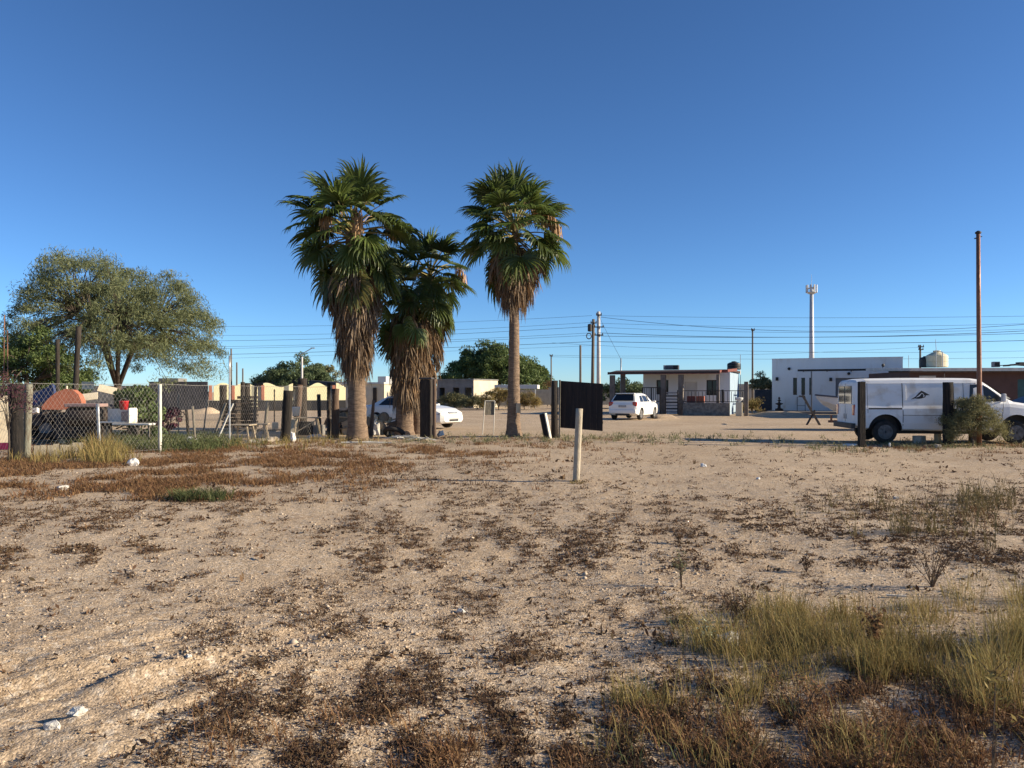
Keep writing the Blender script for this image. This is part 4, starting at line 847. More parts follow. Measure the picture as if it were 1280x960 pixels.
mb = MB(); mb.tube([(0.13 * math.cos(a), 0, 0.24 + 0.09 * math.sin(a)) for a in np.linspace(0, math.pi, 9)], 0.006, 5); mb.build('handle', 'galv', t)
# panels
def panel(px, Y, w, h, py, label, m, ry=0, rx=0, rz=0, name='panel', cat='panel', th=0.03):
    mb = MB(); mb.box((0, 0, 0), (w, th, h)); o = mb.build(name, m, bevel=0.005, loc=(gx(px, Y), Y, gz(py, Y)), rot=(rx, ry, rz)); return tag(o, label, cat)
panel(111, 24.8, 0.52, 0.34, 496, 'cream panel lying on the junk right of the orange sheet', 'cream_panel', R(-8), R(-50), R(20))
panel(134, 25.6, 0.55, 0.26, 487, 'tilted cream board above the scrap', 'cream_panel', R(14), R(-25), R(15))
panel(110, 30, 0.42, 0.30, 482, 'small far cream box behind the scrap', 'cream_panel', 0, 0, R(30), 'crate', 'crate', 0.3)
panel(5, 18.9, 0.50, 1.15, 524, 'cream panel behind the fence at the left edge', 'cream_panel', 0, R(-6), R(20))
panel(6, 19.4, 0.5, 0.30, 502, 'upper cream board behind the fence at the left edge', 'cream_panel', R(4), R(-30), R(20))
panel(4, 18.7, 0.55, 0.16, 558, 'magenta cloth hanging at the foot of the left edge panel', 'magenta_cloth', 0, R(-10), 0, 'cloth', 'cloth')
panel(55, 25.4, 0.8, 0.5, 495, 'dark blue tarp draped over scrap left of the orange sheet', 'blue_tarp', R(-28), R(-30), 0, 'tarp', 'tarp', 0.12)
panel(42, 20.5, 0.25, 0.14, 514, 'white plastic tray behind the grey green post', 'white_enamel', R(-12), R(-20), 0, 'tray', 'tray', 0.1)
boxthing('cabinet', 98, 23.3, 519, 548, 1.15, 0.5, 'black_base', 'low black cabinet lying under the pinkish slab of the grill', 'cabinet', R(4), 0, 0.02)
boxthing('cabinet', 55, 24.6, 508, 545, 0.75, 0.5, 'scrap_dark', 'dark upright cabinet between the blue tarp and orange sheet', 'cabinet', R(-12), R(4), 0.02)
boxthing('drum', 128, 24.2, 520, 546, 0.5, 0.5, 'rusty_tank', 'dark rusted box standing behind the white sink unit', 'box', R(20), 0, 0.04)
log('post', 236, 26.5, 1.0, 0.05, 'dark_wood', 'short dark stump post behind the green weeds', lean=(-0.08, 0), n=7)
log('post', 330, 29.0, 1.25, 0.06, 'grey_wood', 'grey leaning stick behind the small wooden table', lean=(0.15, 0), n=7)
log('post', 400, 30.0, 1.5, 0.07, 'dark_wood', 'dark thin post behind the right end of the workbench', lean=(-0.05, 0), n=7)
# low board skirt
t = thing('board_skirt', 'low weathered board edging along the foot of the fence', 'edging', at(40, 18.9), math.atan2(20.3 - 18.9, gx(110, 20.3) - gx(40, 18.9)))
g = random.Random(5)
for k in range(9):
    mb = MB(); mb.box((0.12 + k * 0.17, g.uniform(-.012, .012), 0.14), (0.155, 0.022, 0.30 + g.uniform(-.05, .06)), Matrix.Rotation(g.uniform(-.04, .04), 3, 'Y')); mb.build('plank', 'grey_wood', t)
# white leaning plank
mb = MB(); mb.bar((-0.2, 0, 0), (0.18, 0.3, 1.13), 0.10, 0.035); tag(mb.build('plank', 'white_wood', bevel=0.004, loc=(gx(280, 24.6), 24.6, 0.1)), 'long white plank leaning beside the galvanised pipe', 'plank')
mb = MB(); mb.bar((-0.2, 0, 0), (0.1, 0.3, 1.13), 0.14, 0.03); tag(mb.build('plank', 'grey_wood', bevel=0.004, loc=(gx(274, 25.3), 25.3, 0.1)), 'grey plank leaning behind the white plank', 'plank')
# pallets stacked
def pallet_stack(px, Y, n, w, label, dz=0.155, group=None):
    for s in range(n):
        t = thing('pallet', label[s], 'pallet', (gx(px, Y), Y, 0.06 + s * dz), R(6 * ((s * 7) % 5 - 2) * 0.5), group)
        for k in range(5):
            mb = MB(); mb.box((0, -0.4 + k * 0.2, 0.115), (w, 0.11, 0.02)); mb.build('slat', 'dark_wood' if s % 3 else 'brown_wood', t)
        for k in range(3):
            mb = MB(); mb.box((-w / 2 + 0.05 + k * (w / 2 - 0.05), 0, 0.055), (0.09, 0.9, 0.095)); mb.build('block', 'dark_wood', t)
ords = ['lowest', 'second from the bottom', 'third from the bottom', 'fourth from the bottom', 'fifth from the bottom', 'sixth from the bottom', 'seventh from the bottom', 'eighth from the bottom', 'topmost']
pallet_stack(291, 33, 8, 0.62, ['dark pallet, %s of the left stack behind the tables' % (ords[i] if i < 7 else 'topmost') for i in range(8)], group='pallets in the left stack')
pallet_stack(310, 33.6, 9, 0.6, ['dark pallet, %s of the right stack behind the tables' % ords[i] for i in range(9)], group='pallets in the right stack')
def table(px, Y, py, w, d, label, rz=0, m='pale_wood', cat='table'):
    z = gz(py, Y); b = at(px, Y); t = thing('table', label, cat, b, rz); z -= b.z
    for k in range(3):
        mb = MB(); mb.box((0, -d / 2 + d / 3 * (k + 0.5), z), (w, d / 3 - 0.01, 0.035)); mb.build('plank', m, t, bevel=0.004)
    for sx in (-1, 1):
        for sy in (-1, 1):
            mb = MB(); mb.bar((sx * (w / 2 - .02), sy * (d / 2 - .03), -0.03), (sx * (w / 2 - 0.12), sy * (d / 2 - .08), z - .02), 0.05, 0.04); mb.build('leg', m, t)
    mb = MB(); mb.bar((-w / 2 + .1, -d / 2 + .06, 0.15), (w / 2 - .1, -d / 2 + .06, z - 0.08), 0.04, 0.03); mb.build('brace', m, t)
    return t
table(303, 25.0, 531, 0.72, 0.6, 'low splayed wooden table right of the leaning plank', R(-5))
table(325, 26.2, 530, 0.55, 0.5, 'small wooden table behind the low splayed table', R(6))
table(384, 28.2, 522, 0.92, 0.5, 'wooden workbench behind the blackened log post', R(4))
boxthing('crate', 383, 28.7, 527, 545, 0.50, 0.4, 'black_base', 'dark box under the middle of the workbench', 'box', R(3))
boxthing('crate', 366, 28.6, 524, 545, 0.34, 0.34, 'cream_panel', 'cream crate standing under the left end of the workbench', 'crate', R(5))
boxthing('crate', 399, 28.6, 531, 544, 0.36, 0.3, 'grey_block', 'grey block standing at the right end of the workbench', 'block', R(-5))
boxthing('crate', 344, 29.5, 528, 536, 0.22, 0.2, 'cream_panel', 'small cream box left of the blackened log post', 'box', R(12))
t = thing('bucket', 'white plastic bucket standing on the wooden workbench', 'bucket', (gx(370, 28.2), 28.2, gz(520, 28.2)))
mb = MB(); mb.lathe([(0.001, 0), (0.12, 0), (0.145, 0.30), (0.155, 0.31), (0.15, 0.335), (0.13, 0.32), (0.11, 0.03)], 18); mb.build('pail', 'litter', t, smooth=True)
mb = MB(); mb.tube([(0.148 * math.cos(a), 0, 0.30 - 0.11 * math.sin(a)) for a in np.linspace(0, math.pi, 9)], 0.006, 5); mb.build('handle', 'galv', t)
mb = MB()
for k in range(5): mb.bar((-1.6 + 0.5 * k, 0.02 * k, 0.14 + 0.04 * (k % 2)), (0.1 + 0.5 * k, 0.05, 0.2 - 0.05 * (k % 2)), 0.06, 0.05)
tag(mb.build('lumber', 'grey_wood', loc=at(290, 28.5)), 'loose grey lumber lying on the ground behind the tables', 'lumber')
boxthing('shelter', 430, 31.5, 513, 548, 0.8, 0.7, 'pale_wood', 'pale wooden hutch left of the tall palm trunk', 'hutch', R(-10))
panel(436, 31.3, 1.0, 0.9, 512, 'dark flat lid over the pale wooden hutch', 'scrap_dark', 0, R(-84), R(-8), 'lid', 'lid', 0.05)
# rubble near palms
rock('rubble', at(470, 29.0), 0.30, 'pale broken concrete block between the palms', 'rubble', 'palestone', 5, (0.75, 0.5, 1.25))
rock('rubble', at(313, 24.8), 0.14, 'pale flat stone in front of the low splayed table', 'stone', 'palestone', 6, (1.4, 0.8, 0.5))
rock('rubble', at(340, 24.9), 0.20, 'tan lump of rubble left of the blackened log', 'rubble', 'rubble', 7, (1.6, 0.8, 0.55))
rock('rubble', at(366, 25.0), 0.16, 'white narrow stone right of the blackened log', 'stone', 'litter', 8, (0.5, 0.5, 1.2))
rock('rubble', at(395, 27.0), 0.2, 'pale long stone under the workbench end', 'stone', 'palestone', 9, (1.9, 0.7, 0.5))
rock('rubble', at(345, 22.6), 0.18, 'long pale slab half buried in front of the blackened log', 'stone', 'rubble', 10, (2.0, 0.8, 0.25))
rock('rubble', at(240, 22.6), 0.19, 'pale crumpled bag in green weeds near the crooked stick', 'bag', 'litter', 12, (0.9, 0.8, 1.1))
rock('rubble', at(551, 27.5), 0.13, 'small pale block at the foot of the gate post', 'block', 'palestone', 14, (0.9, 0.8, 1.1))
# tyre
mb = MB(); mb.tube([(0.33 * math.cos(a), 0, 0.33 * math.sin(a)) for a in np.linspace(0, 2 * math.pi, 25)], 0.085, 8, cap=False)
tag(mb.build('tyre', 'tyre', smooth=True, loc=at(493, 27.5) + Vector((0, 0, 0.17)), rot=(R(58), R(10), 0)), 'old black tyre lying at the foot of the twin palms', 'tyre')
# fallen palm debris
def debris(px, Y, seed, label, n=9, L=0.8, m='frond_grey'):
    g = random.Random(seed); mb = MB()
    for k in range(n):
        a = g.uniform(0, 6.28); l = L * g.uniform(.5, 1); c = Vector((g.uniform(-.25, .25), g.uniform(-.2, .2), 0.04)); d = Vector((math.cos(a), math.sin(a) * .7, 0))
        mb.tube([c - d * l / 2, c + Vector((0, 0, .08 * g.random())), c + d * l / 2 + Vector((0, 0, .1 * g.random()))], [.022, .026, .01], 4)
    return tag(mb.build('palm_debris', m, loc=at(px, Y)), label, 'palm debris')
debris(437, 25.2, 1, 'fallen dry fronds in front of the leftmost palm trunk', 12, 0.9)
debris(505, 26.6, 2, 'bleached fallen fronds in front of the twin palm trunks', 14, 0.9, 'white_wood')
debris(528, 25.6, 3, 'bleached stalks lying right of the twin palms', 8, 0.9, 'white_wood')
debris(560, 26.4, 4, 'scattered dry stalks below the gate post', 9, 0.7)
log('stalk', 452, 22.9, 0.001, 0.01, 'white_wood', 'x') if False else None
mb = MB(); mb.tube([(-0.9, 0, 0.05), (0, 0.03, 0.06), (0.7, 0.0, 0.04)], [0.03, 0.035, 0.02], 5)
tag(mb.build('palm_stalk', 'white_wood', loc=at(462, 24.2)), 'single long bleached stalk lying in front of the leftmost palm', 'palm stalk')

# ------------------------------------------------------------------ far left walls
Yw = 64
def tilelayer(): pass
t = thing('block_wall', 'dark grey block wall left of the cream scalloped wall', 'wall', (gx(186, Yw), Yw, 0), R(0))
Lw = gx(259, Yw) - gx(186, Yw); zt = gz(477, Yw)
g = random.Random(2); ncx, ncz = 12, 8
for i in range(ncx):
    for j in range(ncz):
        off = (0.5 if j % 2 else 0) * Lw / ncx
        x0 = i * Lw / ncx + off; x1 = min(x0 + Lw / ncx, Lw)
        if i == 0 and off: pass
        mb = MB(); mb.box2((x0 + .012, 0.0 + g.uniform(0, .008), j * zt / ncz + .012), (x1 - .012, 0.18, (j + 1) * zt / ncz)); mb.build('block', 'dark_block', t)
mb = MB(); mb.box2((0, 0.03, 0), (Lw, 0.17, zt - .01)); mb.build('mortar', 'dark_block', t)
boxthing('shed', 216, 75, 473, 500, 1.9, 2, 'grey_block', 'small grey flat roofed shed behind the dark block wall', 'shed')
# scalloped cream wall in bays
t = thing('scalloped_wall', 'cream wall with wavy top and dark base across the road', 'wall', (gx(259, Yw), Yw, 0), R(20))
cs, sn = math.cos(R(20)), math.sin(R(20))
def sx(px):   # distance along the wall for a pixel column
    o = (px - 640) / FPX; ox = gx(259, Yw); return (o * Yw - ox) / (cs - o * sn)
def wz(py, s): return gz(py, Yw + sn * s)
def wave_bay(a, b, ph, bottom=501, low=484, high=478.5, m='cream_wall'):
    s0, s1 = sx(a), sx(b); n = 14; poly = [(s0, wz(bottom, s0))]
    for i in range(n + 1):
        f = i / n; s = s0 + (s1 - s0) * f; poly.append((s, wz(low + (high - low) * (0.5 + 0.5 * math.cos(2 * math.pi * (f * ph[1] + ph[0]))), s)))
    poly.append((s1, wz(bottom, s1))); poly = poly[::-1]
    mb = MB(); mb.prism(poly, 0, 0.2); mb.build('bay', m, t, bevel=0.02)
for a, b, ph in [(267, 287, (-0.35, 0.6)), (289, 322, (-0.45, 0.9)), (329, 366, (-0.1, 1.0)), (381, 413, (-0.55, 1.1)), (420, 432, (0.0, 0.5))]: wave_bay(a, b, ph)
mb = MB(); e = sx(432); mb.box2((0.1, -0.05, 0), (e, 0.26, wz(500.5, e / 2))); mb.build('base', 'black_base', t)
for a in (263, 291.5, 328.5, 417):
    s = sx(a); mb = MB(); mb.box2((s - 0.13, -0.10, wz(500, s)), (s + 0.13, 0.3, wz(481.5, s))); mb.build('pilaster', 'terracotta', t, bevel=0.02)
boxthing('gate_leaf', 318, 62.5, 482, 510, 0.45, 0.1, 'cream_wall', 'narrow cream gate leaf in front of the scalloped wall', 'gate')
log('post', 309, 44, 2.1, 0.17, 'dark_wood', 'dark log post in front of the middle of the scalloped wall')
log('post', 303.5, 43.5, 2.15, 0.12, 'dark_wood', 'thin dark log left of the middle log post')
log('post', 279, 44, 2.0, 0.2, 'dark_wood', 'dark log post in front of the left end of the scalloped wall')
t = thing('dark_roof_house', 'long low house with dark roof behind the scalloped wall', 'house', (gx(322, 78), 78, 0), R(-8))
mb = MB(); mb.box2((0, 0, 0), (8.4, 5, 2.3)); mb.build('wall', 'beige_plaster', t)
mb = MB(); mb.prism([(-0.2, 2.3), (8.6, 2.3), (8.5, 2.55), (4.5, 2.85), (-0.1, 2.55)], -0.3, 5.3); mb.build('roof', 'dark_block', t)
t = thing('beige_house', 'beige house with bright white block behind the tall palm trunk', 'house', (gx(430, 72), 72, 0), R(-12))
mb = MB(); mb.wall(3.9, 2.35, [(0.6, 1.45, 1.0, 1.95)], 0.15); mb.box2((0, 0.16, 0), (3.9, 4, 2.33)); mb.build('wall', 'beige_plaster', t)
mb = MB(); mb.box2((0.62, 0.10, 1.47), (0.98, 0.13, 1.93)); mb.build('window', 'dark_glass', t)
mb = MB(); mb.box2((-0.1, -0.15, 2.34), (4.0, 4.1, 2.5)); mb.build('roof', 'roof_edge', t)
mb = MB(); mb.box2((3.1, 0.6, 2.5), (3.9, 3, 3.05)); mb.build('roof_room', 'far_white', t)
mb = MB(); mb.box2((2.9, -0.1, 0), (3.25, 0.0, 2.0)); mb.build('door', 'dark_wood', t)
t = thing('dirt_bank', None, None); bpy.data.objects.remove(t)
# earth bank
def mound(px0, px1, Y, h, label, m='rubble', seed=1):
    n = 40; xs = np.linspace(gx(px0, Y), gx(px1, Y), n); ys = np.linspace(-2.2, 2.2, 14); g = np.random.RandomState(seed)
    X, Yy = np.meshgrid(xs, ys); f = np.clip(1 - (Yy / 2.2) ** 2, 0, 1) * np.clip(1 - np.abs(np.linspace(-1, 1, n))[None] ** 4, 0, 1)
    Z = h * f * (0.8 + 0.5 * fbm(X / 1.5, Yy / 1.5, seed)) - 0.05; V = np.stack([X, Y + Yy, Z], -1).reshape(-1, 3)
    i, j = np.meshgrid(np.arange(13), np.arange(n - 1), indexing='ij'); F = np.stack([i * n + j, i * n + j + 1, (i + 1) * n + j + 1, (i + 1) * n + j], -1).reshape(-1, 4)
    return tag(npmesh('earth_mound', V, [F], 'dirt', smooth=True), label, 'mound')
mound(222, 275, 58, 0.55, 'low earth mound in front of the dark block wall', seed=2)
mound(812, 845, 48, 0.30, 'low sand mound right of the white hatchback', seed=5)
mound(940, 1010, 55, 0.28, 'low sand mound in front of the modern white house', seed=6)

# ------------------------------------------------------------------ concrete house, canopy, block wall
def wallthing(px0, Y, rz, label, name, cat):
    return thing(name, label, cat, (gx(px0, Y), Y, 0), rz)
class Face:
    """helper: pixel -> (s,z) on a vertical plane through px0,Y turned by rz"""
    def __init__(f, px0, Y, rz): f.x, f.y, f.c, f.s = gx(px0, Y), Y, math.cos(rz), math.sin(rz)
    def S(f, px, dy=0): o = (px - 640) / FPX; return (o * (f.y + dy * f.c) - f.x + dy * f.s) / (f.c - o * f.s)
    def Z(f, py, s, dy=0): return gz(py, f.y + f.s * s + f.c * dy)
    def sz(f, px, py, dy=0): s = f.S(px, dy); return s, f.Z(py, s, dy)
def window(parent, x0, z0, x1, z1, y=0.08, frame='iron', fw=0.05, mull=1, name='window'):
    mb = MB(); mb.box2((x0, y, z0), (x0 + fw, y + .05, z1)); mb.box2((x1 - fw, y, z0), (x1, y + .05, z1)); mb.box2((x0 + fw, y, z1 - fw), (x1 - fw, y + .05, z1)); mb.box2((x0 + fw, y, z0), (x1 - fw, y + .05, z0 + fw))
    for k in range(mull):
        x = x0 + (x1 - x0) * (k + 1) / (mull + 1); mb.box2((x - fw / 2, y + .002, z0 + fw), (x + fw / 2, y + .048, z1 - fw))
    w = mb.build(name, frame, parent); mb = MB(); mb.box2((x0 + fw * .5, y + .02, z0 + fw * .5), (x1 - fw * .5, y + .035, z1 - fw * .5)); mb.build('pane', 'dark_glass', w); return w
rz = R(-28); Yh = 80
F = Face(546, Yh, rz); t = wallthing(546, Yh, rz, 'grey unfinished concrete house with three dark window openings', 'concrete_house', 'house')
s1 = F.S(592); h = F.Z(475.5, 0); wins = [(F.S(549), F.S(556)), (F.S(566), F.S(574)), (F.S(581), F.S(589.5))]
holes = [(a, 1.05, b, 2.05) for a, b in wins]
mb = MB(); mb.wall(s1, h, holes, 0.18); mb.build('wall', 'grey_block', t)
mb = MB(); mb.box2((s1 - .02, 0.001, 0), (s1, 5.0, h)); mb.build('side_wall', 'beige_plaster', t)  # beige on a grey house: sunlight on this end put into the colour
mb = MB(); mb.box2((0, 4.9, 0), (s1 - .03, 5.0, h)); mb.box2((0, 0.01, 0), (0.12, 4.9, h)); mb.box2((0, 1.5, 0), (s1 - .03, 1.6, h - .1)); mb.build('back_wall', 'grey_block', t)
mb = MB(); mb.box2((-0.08, -0.08, h), (s1 + 0.06, 5.05, h + 0.13)); mb.build('roof', 'grey_block', t, bevel=0.01)
for k in range(3):
    mb = MB(); mb.box2((holes[k][0] - .06, -0.06, 0.97), (holes[k][2] + .06, 0.04, 1.045)); mb.build('sill', 'grey_block', t)
t = thing('canopy', 'flat white canopy on thin posts right of the concrete house', 'canopy', (gx(618, 74), 74, 0), R(-6))
mb = MB(); mb.box2((0, 0, gz(486, 74)), (gx(672, 74) - gx(618, 74), 3, gz(481, 74))); mb.build('roof', 'far_white', t, bevel=0.02)
for x in (1.6, 3.9):
    mb = MB(); mb.tube([(x, 0.1, -0.05), (x, 0.1, gz(485, 74))], 0.05, 8); mb.build('post', 'galv', t)
boxthing('block_wall', 660, 84, 487, 506, 7.2, 0.2, 'grey_block', 'grey block wall behind the white canopy', 'wall')
boxthing('block_wall', 728, 80, 484, 506, 7.0, 0.2, 'grey_block', 'grey block wall behind the black sign and utility poles', 'wall')
boxthing('block_wall', 905, 90, 480, 505, 22, 0.2, 'grey_block', 'long low grey block wall far behind the white houses', 'wall')
boxthing('block_wall', 510, 88, 482, 505, 9, 0.2, 'beige_plaster', 'long beige wall behind the palms', 'wall')
boxthing('block_wall', 90, 70, 482, 510, 15, 0.2, 'grey_block', 'low grey wall behind the mesquite trunk', 'wall')
# ------------------------------------------------------------------ vehicles
def wheel(parent, x, y, r, w, side, rimm='rim', spokes=6):
    """side -1: faces -y"""
    mb = MB(); ri = r * 0.64
    mb.lathe([(ri * .96, -w / 2 + .02), (r * .93, -w / 2), (r, -w / 2 + .035), (r, w / 2 - .035), (r * .93, w / 2), (ri * .96, w / 2 - .02), (ri * .9, 0)], 30, 'y')
    wl = mb.build('wheel', 'tyre', parent, smooth=True, loc=(x, y, r))
    mb = MB(); f = side * w / 2
    mb.lathe([(ri, f - side * .015), (ri * .92, f - side * .012), (ri * .88, f - side * .05), (ri * .01, f - side * .055)], 28, 'y')
    for k in range(spokes):
        a = 2 * math.pi * k / spokes; mb.bar((math.cos(a) * ri * .15, f - side * .03, math.sin(a) * ri * .15), (math.cos(a) * ri * .93, f - side * .02, math.sin(a) * ri * .93), ri * .24, 0.03)
    mb.build('rim', rimm, wl)
    mb = MB(); mb.lathe([(ri * .24, f - side * .03), (ri * .2, f - side * .005), (ri * .01, f)], 14, 'y'); mb.build('hub_cap', 'trim_dark' if rimm == 'rim_old' else rimm, wl)
def loft_body(st):
    """stations (x, w, rw, zb, zbelt, ztop) -> MB and side function"""
    mb = MB(); rings = []
    for x, w, rw, zb, zl, zt in st:
        hb = zl - zb; rh = zt - zl
        half = [(0.80 * w, zb), (0.955 * w, zb + .05), (0.99 * w, zb + .30 * hb), (1.0 * w, zb + .6 * hb), (0.985 * w, zb + .88 * hb), (0.955 * w, zl),
                (rw + (0.955 * w - rw) * .15, zl + rh * .80), (rw * .97, zl + rh * .92), (rw * .82, zl + rh * .985), (rw * .4, zt)]
        rings.append([(x, -y, z) for y, z in half] + [(x, y, z) for y, z in reversed(half)])
    n = len(rings[0]); vs = [v for r_ in rings for v in r_]; fs = []
    for i in range(len(rings) - 1):
        for j in range(n): fs.append((i * n + j, i * n + (j + 1) % n, (i + 1) * n + (j + 1) % n, (i + 1) * n + j))
    fs += [tuple(range(n)), tuple(reversed([(len(rings) - 1) * n + j for j in range(n)]))]
    mb.add(vs, fs)
    xs = [s[0] for s in st]
    def lerp(k, x): return float(np.interp(x, xs, [s[k] for s in st]))
    def side(x, z):
        w, rw, zb, zl, zt = (lerp(k, x) for k in (1, 2, 3, 4, 5)); hb = zl - zb; rh = max(zt - zl, .01)
        zz = [zb, zb + .05, zb + .3 * hb, zb + .6 * hb, zb + .88 * hb, zl, zl + rh * .8, zl + rh * .92]
        yy = [.8 * w, .955 * w, .99 * w, w, .985 * w, .955 * w, rw + (.955 * w - rw) * .15, rw * .97]
        return float(np.interp(z, zz, yy))
    return mb, side, lerp
def arch_cut(o, arches, w, dark='trim_dark'):
    mb = MB()
    for x, z, r in arches:
        for sg in (-1, 1): mb.lathe([(r, sg * (w + .3)), (r, sg * (w - 0.32))], 28, 'y', (x, 0, z))
    c = mb.build('cutter', dark, o.parent); o.data.materials.append(M[dark])
    for p in c.data.polygons: p.material_index = 0
    md = o.modifiers.new('cut', 'BOOLEAN'); md.operation = 'DIFFERENCE'; md.object = c; md.solver = 'EXACT'
    try: md.material_mode = 'TRANSFER'
    except Exception: pass
    bpy.context.view_layer.update(); dg = bpy.context.evaluated_depsgraph_get()
    me = bpy.data.meshes.new_from_object(o.evaluated_get(dg)); o.modifiers.clear(); o.data = me; bpy.data.objects.remove(c)
    for p in me.polygons:
        p.material_index = 0
        for x, z, r in arches:
            dd = math.hypot(p.center.x - x, p.center.z - z)
            if (dd < r + .004 and abs(p.normal.y) < .3 and abs(p.normal.z) < .9995 and dd > r - .03) or (dd < r and abs(p.center.y) < w - .28): p.material_index = 1
def patch(parent, name, side, poly, m, off=0.012, sg=-1, thick=0.01):
    """thin panel following the body side; poly in (x,z)"""
    n = len(poly); a = [(x, sg * (side(x, z) + off), z) for x, z in poly]; b = [(x, sg * (side(x, z) + off - thick - .02), z) for x, z in poly]
    mb = MB(); mb.add(a + b, [tuple(range(n)), tuple(reversed(range(n, 2 * n)))] + [(i, i + n, (i + 1) % n + n, (i + 1) % n) for i in range(n)])
    return mb.build(name, m, parent)
def edge_line(parent, name, side, p, q, m='trim_dark', w=0.012, sg=-1, n=6, off=0.004):
    mb = MB(); vs = []; p = Vector((p[0], 0, p[1])); q = Vector((q[0], 0, q[1])); d = (q - p).normalized(); pr = Vector((-d.z, 0, d.x)) * w / 2
    for i in range(n + 1):
        c = p.lerp(q, i / n)
        for s_ in (-1, 1): e = c + pr * s_; vs.append((e.x, sg * (side(e.x, e.z) + off), e.z))
    mb.add(vs, [(2 * i, 2 * i + 1, 2 * i + 3, 2 * i + 2) for i in range(n)]); return mb.build(name, m, parent)

# --- the van (x forward = right in the picture, near side = -y)
YV = 23.7; van_rz = R(-7.0)
t = thing('van', 'white cargo van with dark emblem on its side parked at right', 'van', (gx(1104, YV) + .20, YV + 0.98, 0.03), van_rz)
WB, wr = 3.75, 0.345
st = [(-.90, 0.88, 0.72, .52, 1.15, 1.82), (-.87, 0.94, 0.80, .50, 1.15, 1.90), (-.80, 0.97, 0.85, .48, 1.15, 1.95), (-0.56, 0.99, 0.87, .42, 1.15, 1.99), (0.5, 1.0, 0.88, .38, 1.15, 2.01), (1.6, 1.0, 0.88, .37, 1.16, 2.01), (2.5, 1.0, 0.88, .37, 1.17, 2.00),
      (2.72, 1.0, 0.87, .37, 1.18, 1.97), (2.88, 1.0, 0.86, .37, 1.19, 1.90), (3.08, 1.0, 0.85, .37, 1.20, 1.75), (3.3, 1.0, 0.84, .37, 1.21, 1.57), (3.55, 1.0, 0.84, .37, 1.22, 1.37), (3.72, .995, 0.84, .37, 1.20, 1.28), (4.3, .98, 0.82, .38, 1.12, 1.19), (4.6, .95, 0.78, .40, 1.04, 1.10), (4.75, .90, 0.72, .45, .95, 1.0)]
mb, vs_, vl = loft_body(st); body = mb.build('body', 'van_white', t)
arch_cut(body, [(0, .40, .49), (WB, .40, .49)], 1.0)
for p in body.data.polygons: p.use_smooth = False
mdv = body.modifiers.new('es', 'BEVEL'); mdv.width = 0.02; mdv.segments = 2; mdv.limit_method = 'ANGLE'; mdv.angle_limit = R(18)
for x in (0, WB):
    for sg in (-1, 1): wheel(t, x, sg * 0.86, wr, 0.24, sg, 'rim_old', 8)
patch(t, 'door_window', vs_, [(2.42, 1.27), (2.78, 1.27), (2.78, 1.80), (2.46, 1.80)], 'dark_glass', .006)
patch(t, 'door_window', vs_, [(2.84, 1.27), (3.48, 1.29), (3.18, 1.55), (2.96, 1.72), (2.84, 1.78)], 'dark_glass', .006)
# rear windows + doors on the rear end
def rear_panel(name, m, y0, y1, z0, z1, x, th=0.02, par=t):
    mb = MB(); mb.box2((x - th, y0, z0), (x, y1, z1)); return mb.build(name, m, par, bevel=0.006)
rear_panel('rear_window', 'dark_glass', -0.66, -0.04, 1.20, 1.76, -.895, .02)
rear_panel('rear_window', 'dark_glass', 0.04, 0.66, 1.20, 1.76, -.895, .02)
rear_panel('tail_light', 'tail_red', -0.90, -0.74, 0.85, 1.18, -.87, .05); rear_panel('tail_light', 'tail_red', 0.74, 0.90, 0.85, 1.18, -.87, .05)
rear_panel('bumper', 'trim_dark', -0.95, 0.95, 0.44, 0.60, -.88, .12)
rear_panel('licence_plate', 'plate', -0.16, 0.16, 0.72, 0.88, -.90, .012)
rear_panel('door_seam', 'trim_dark', -0.012, 0.012, 0.62, 1.84, -.89, .015)
edge_line(t, 'door_track', vs_, (-0.50, 1.06), (0.48, 1.06), 'trim_dark', .045, n=8)
edge_line(t, 'panel_seam', vs_, (0.50, .40), (0.50, 1.84), 'trim_dark', .02, n=10)
edge_line(t, 'panel_seam', vs_, (1.98, .40), (1.98, 1.84), 'trim_dark', .02, n=10)
edge_line(t, 'panel_seam', vs_, (2.26, .40), (2.26, 1.84), 'trim_dark', .012, n=10)
edge_line(t, 'panel_seam', vs_, (-0.52, .92), (-0.52, 1.84), 'trim_dark', .012, n=10)
edge_line(t, 'panel_seam', vs_, (0.50, .86), (1.98, .86), 'trim_dark', .016, n=10)
edge_line(t, 'panel_seam', vs_, (3.28, .40), (3.38, 1.22), 'trim_dark', .012, n=10)
edge_line(t, 'sill_trim', vs_, (0.55, .41), (3.4, .41), 'trim_dark', .06, n=12)
for zz in (1.80,): edge_line(t, 'drip_rail', vs_, (-0.75, 1.86), (2.65, 1.86), 'van_white', .03, n=16, off=.012)
patch(t, 'seam_highlight', vs_, [(0.53, 1.32), (0.60, 1.32), (0.60, 1.78), (0.53, 1.78)], 'car_white', .016)  # white strip painting the bright highlight along the panel break
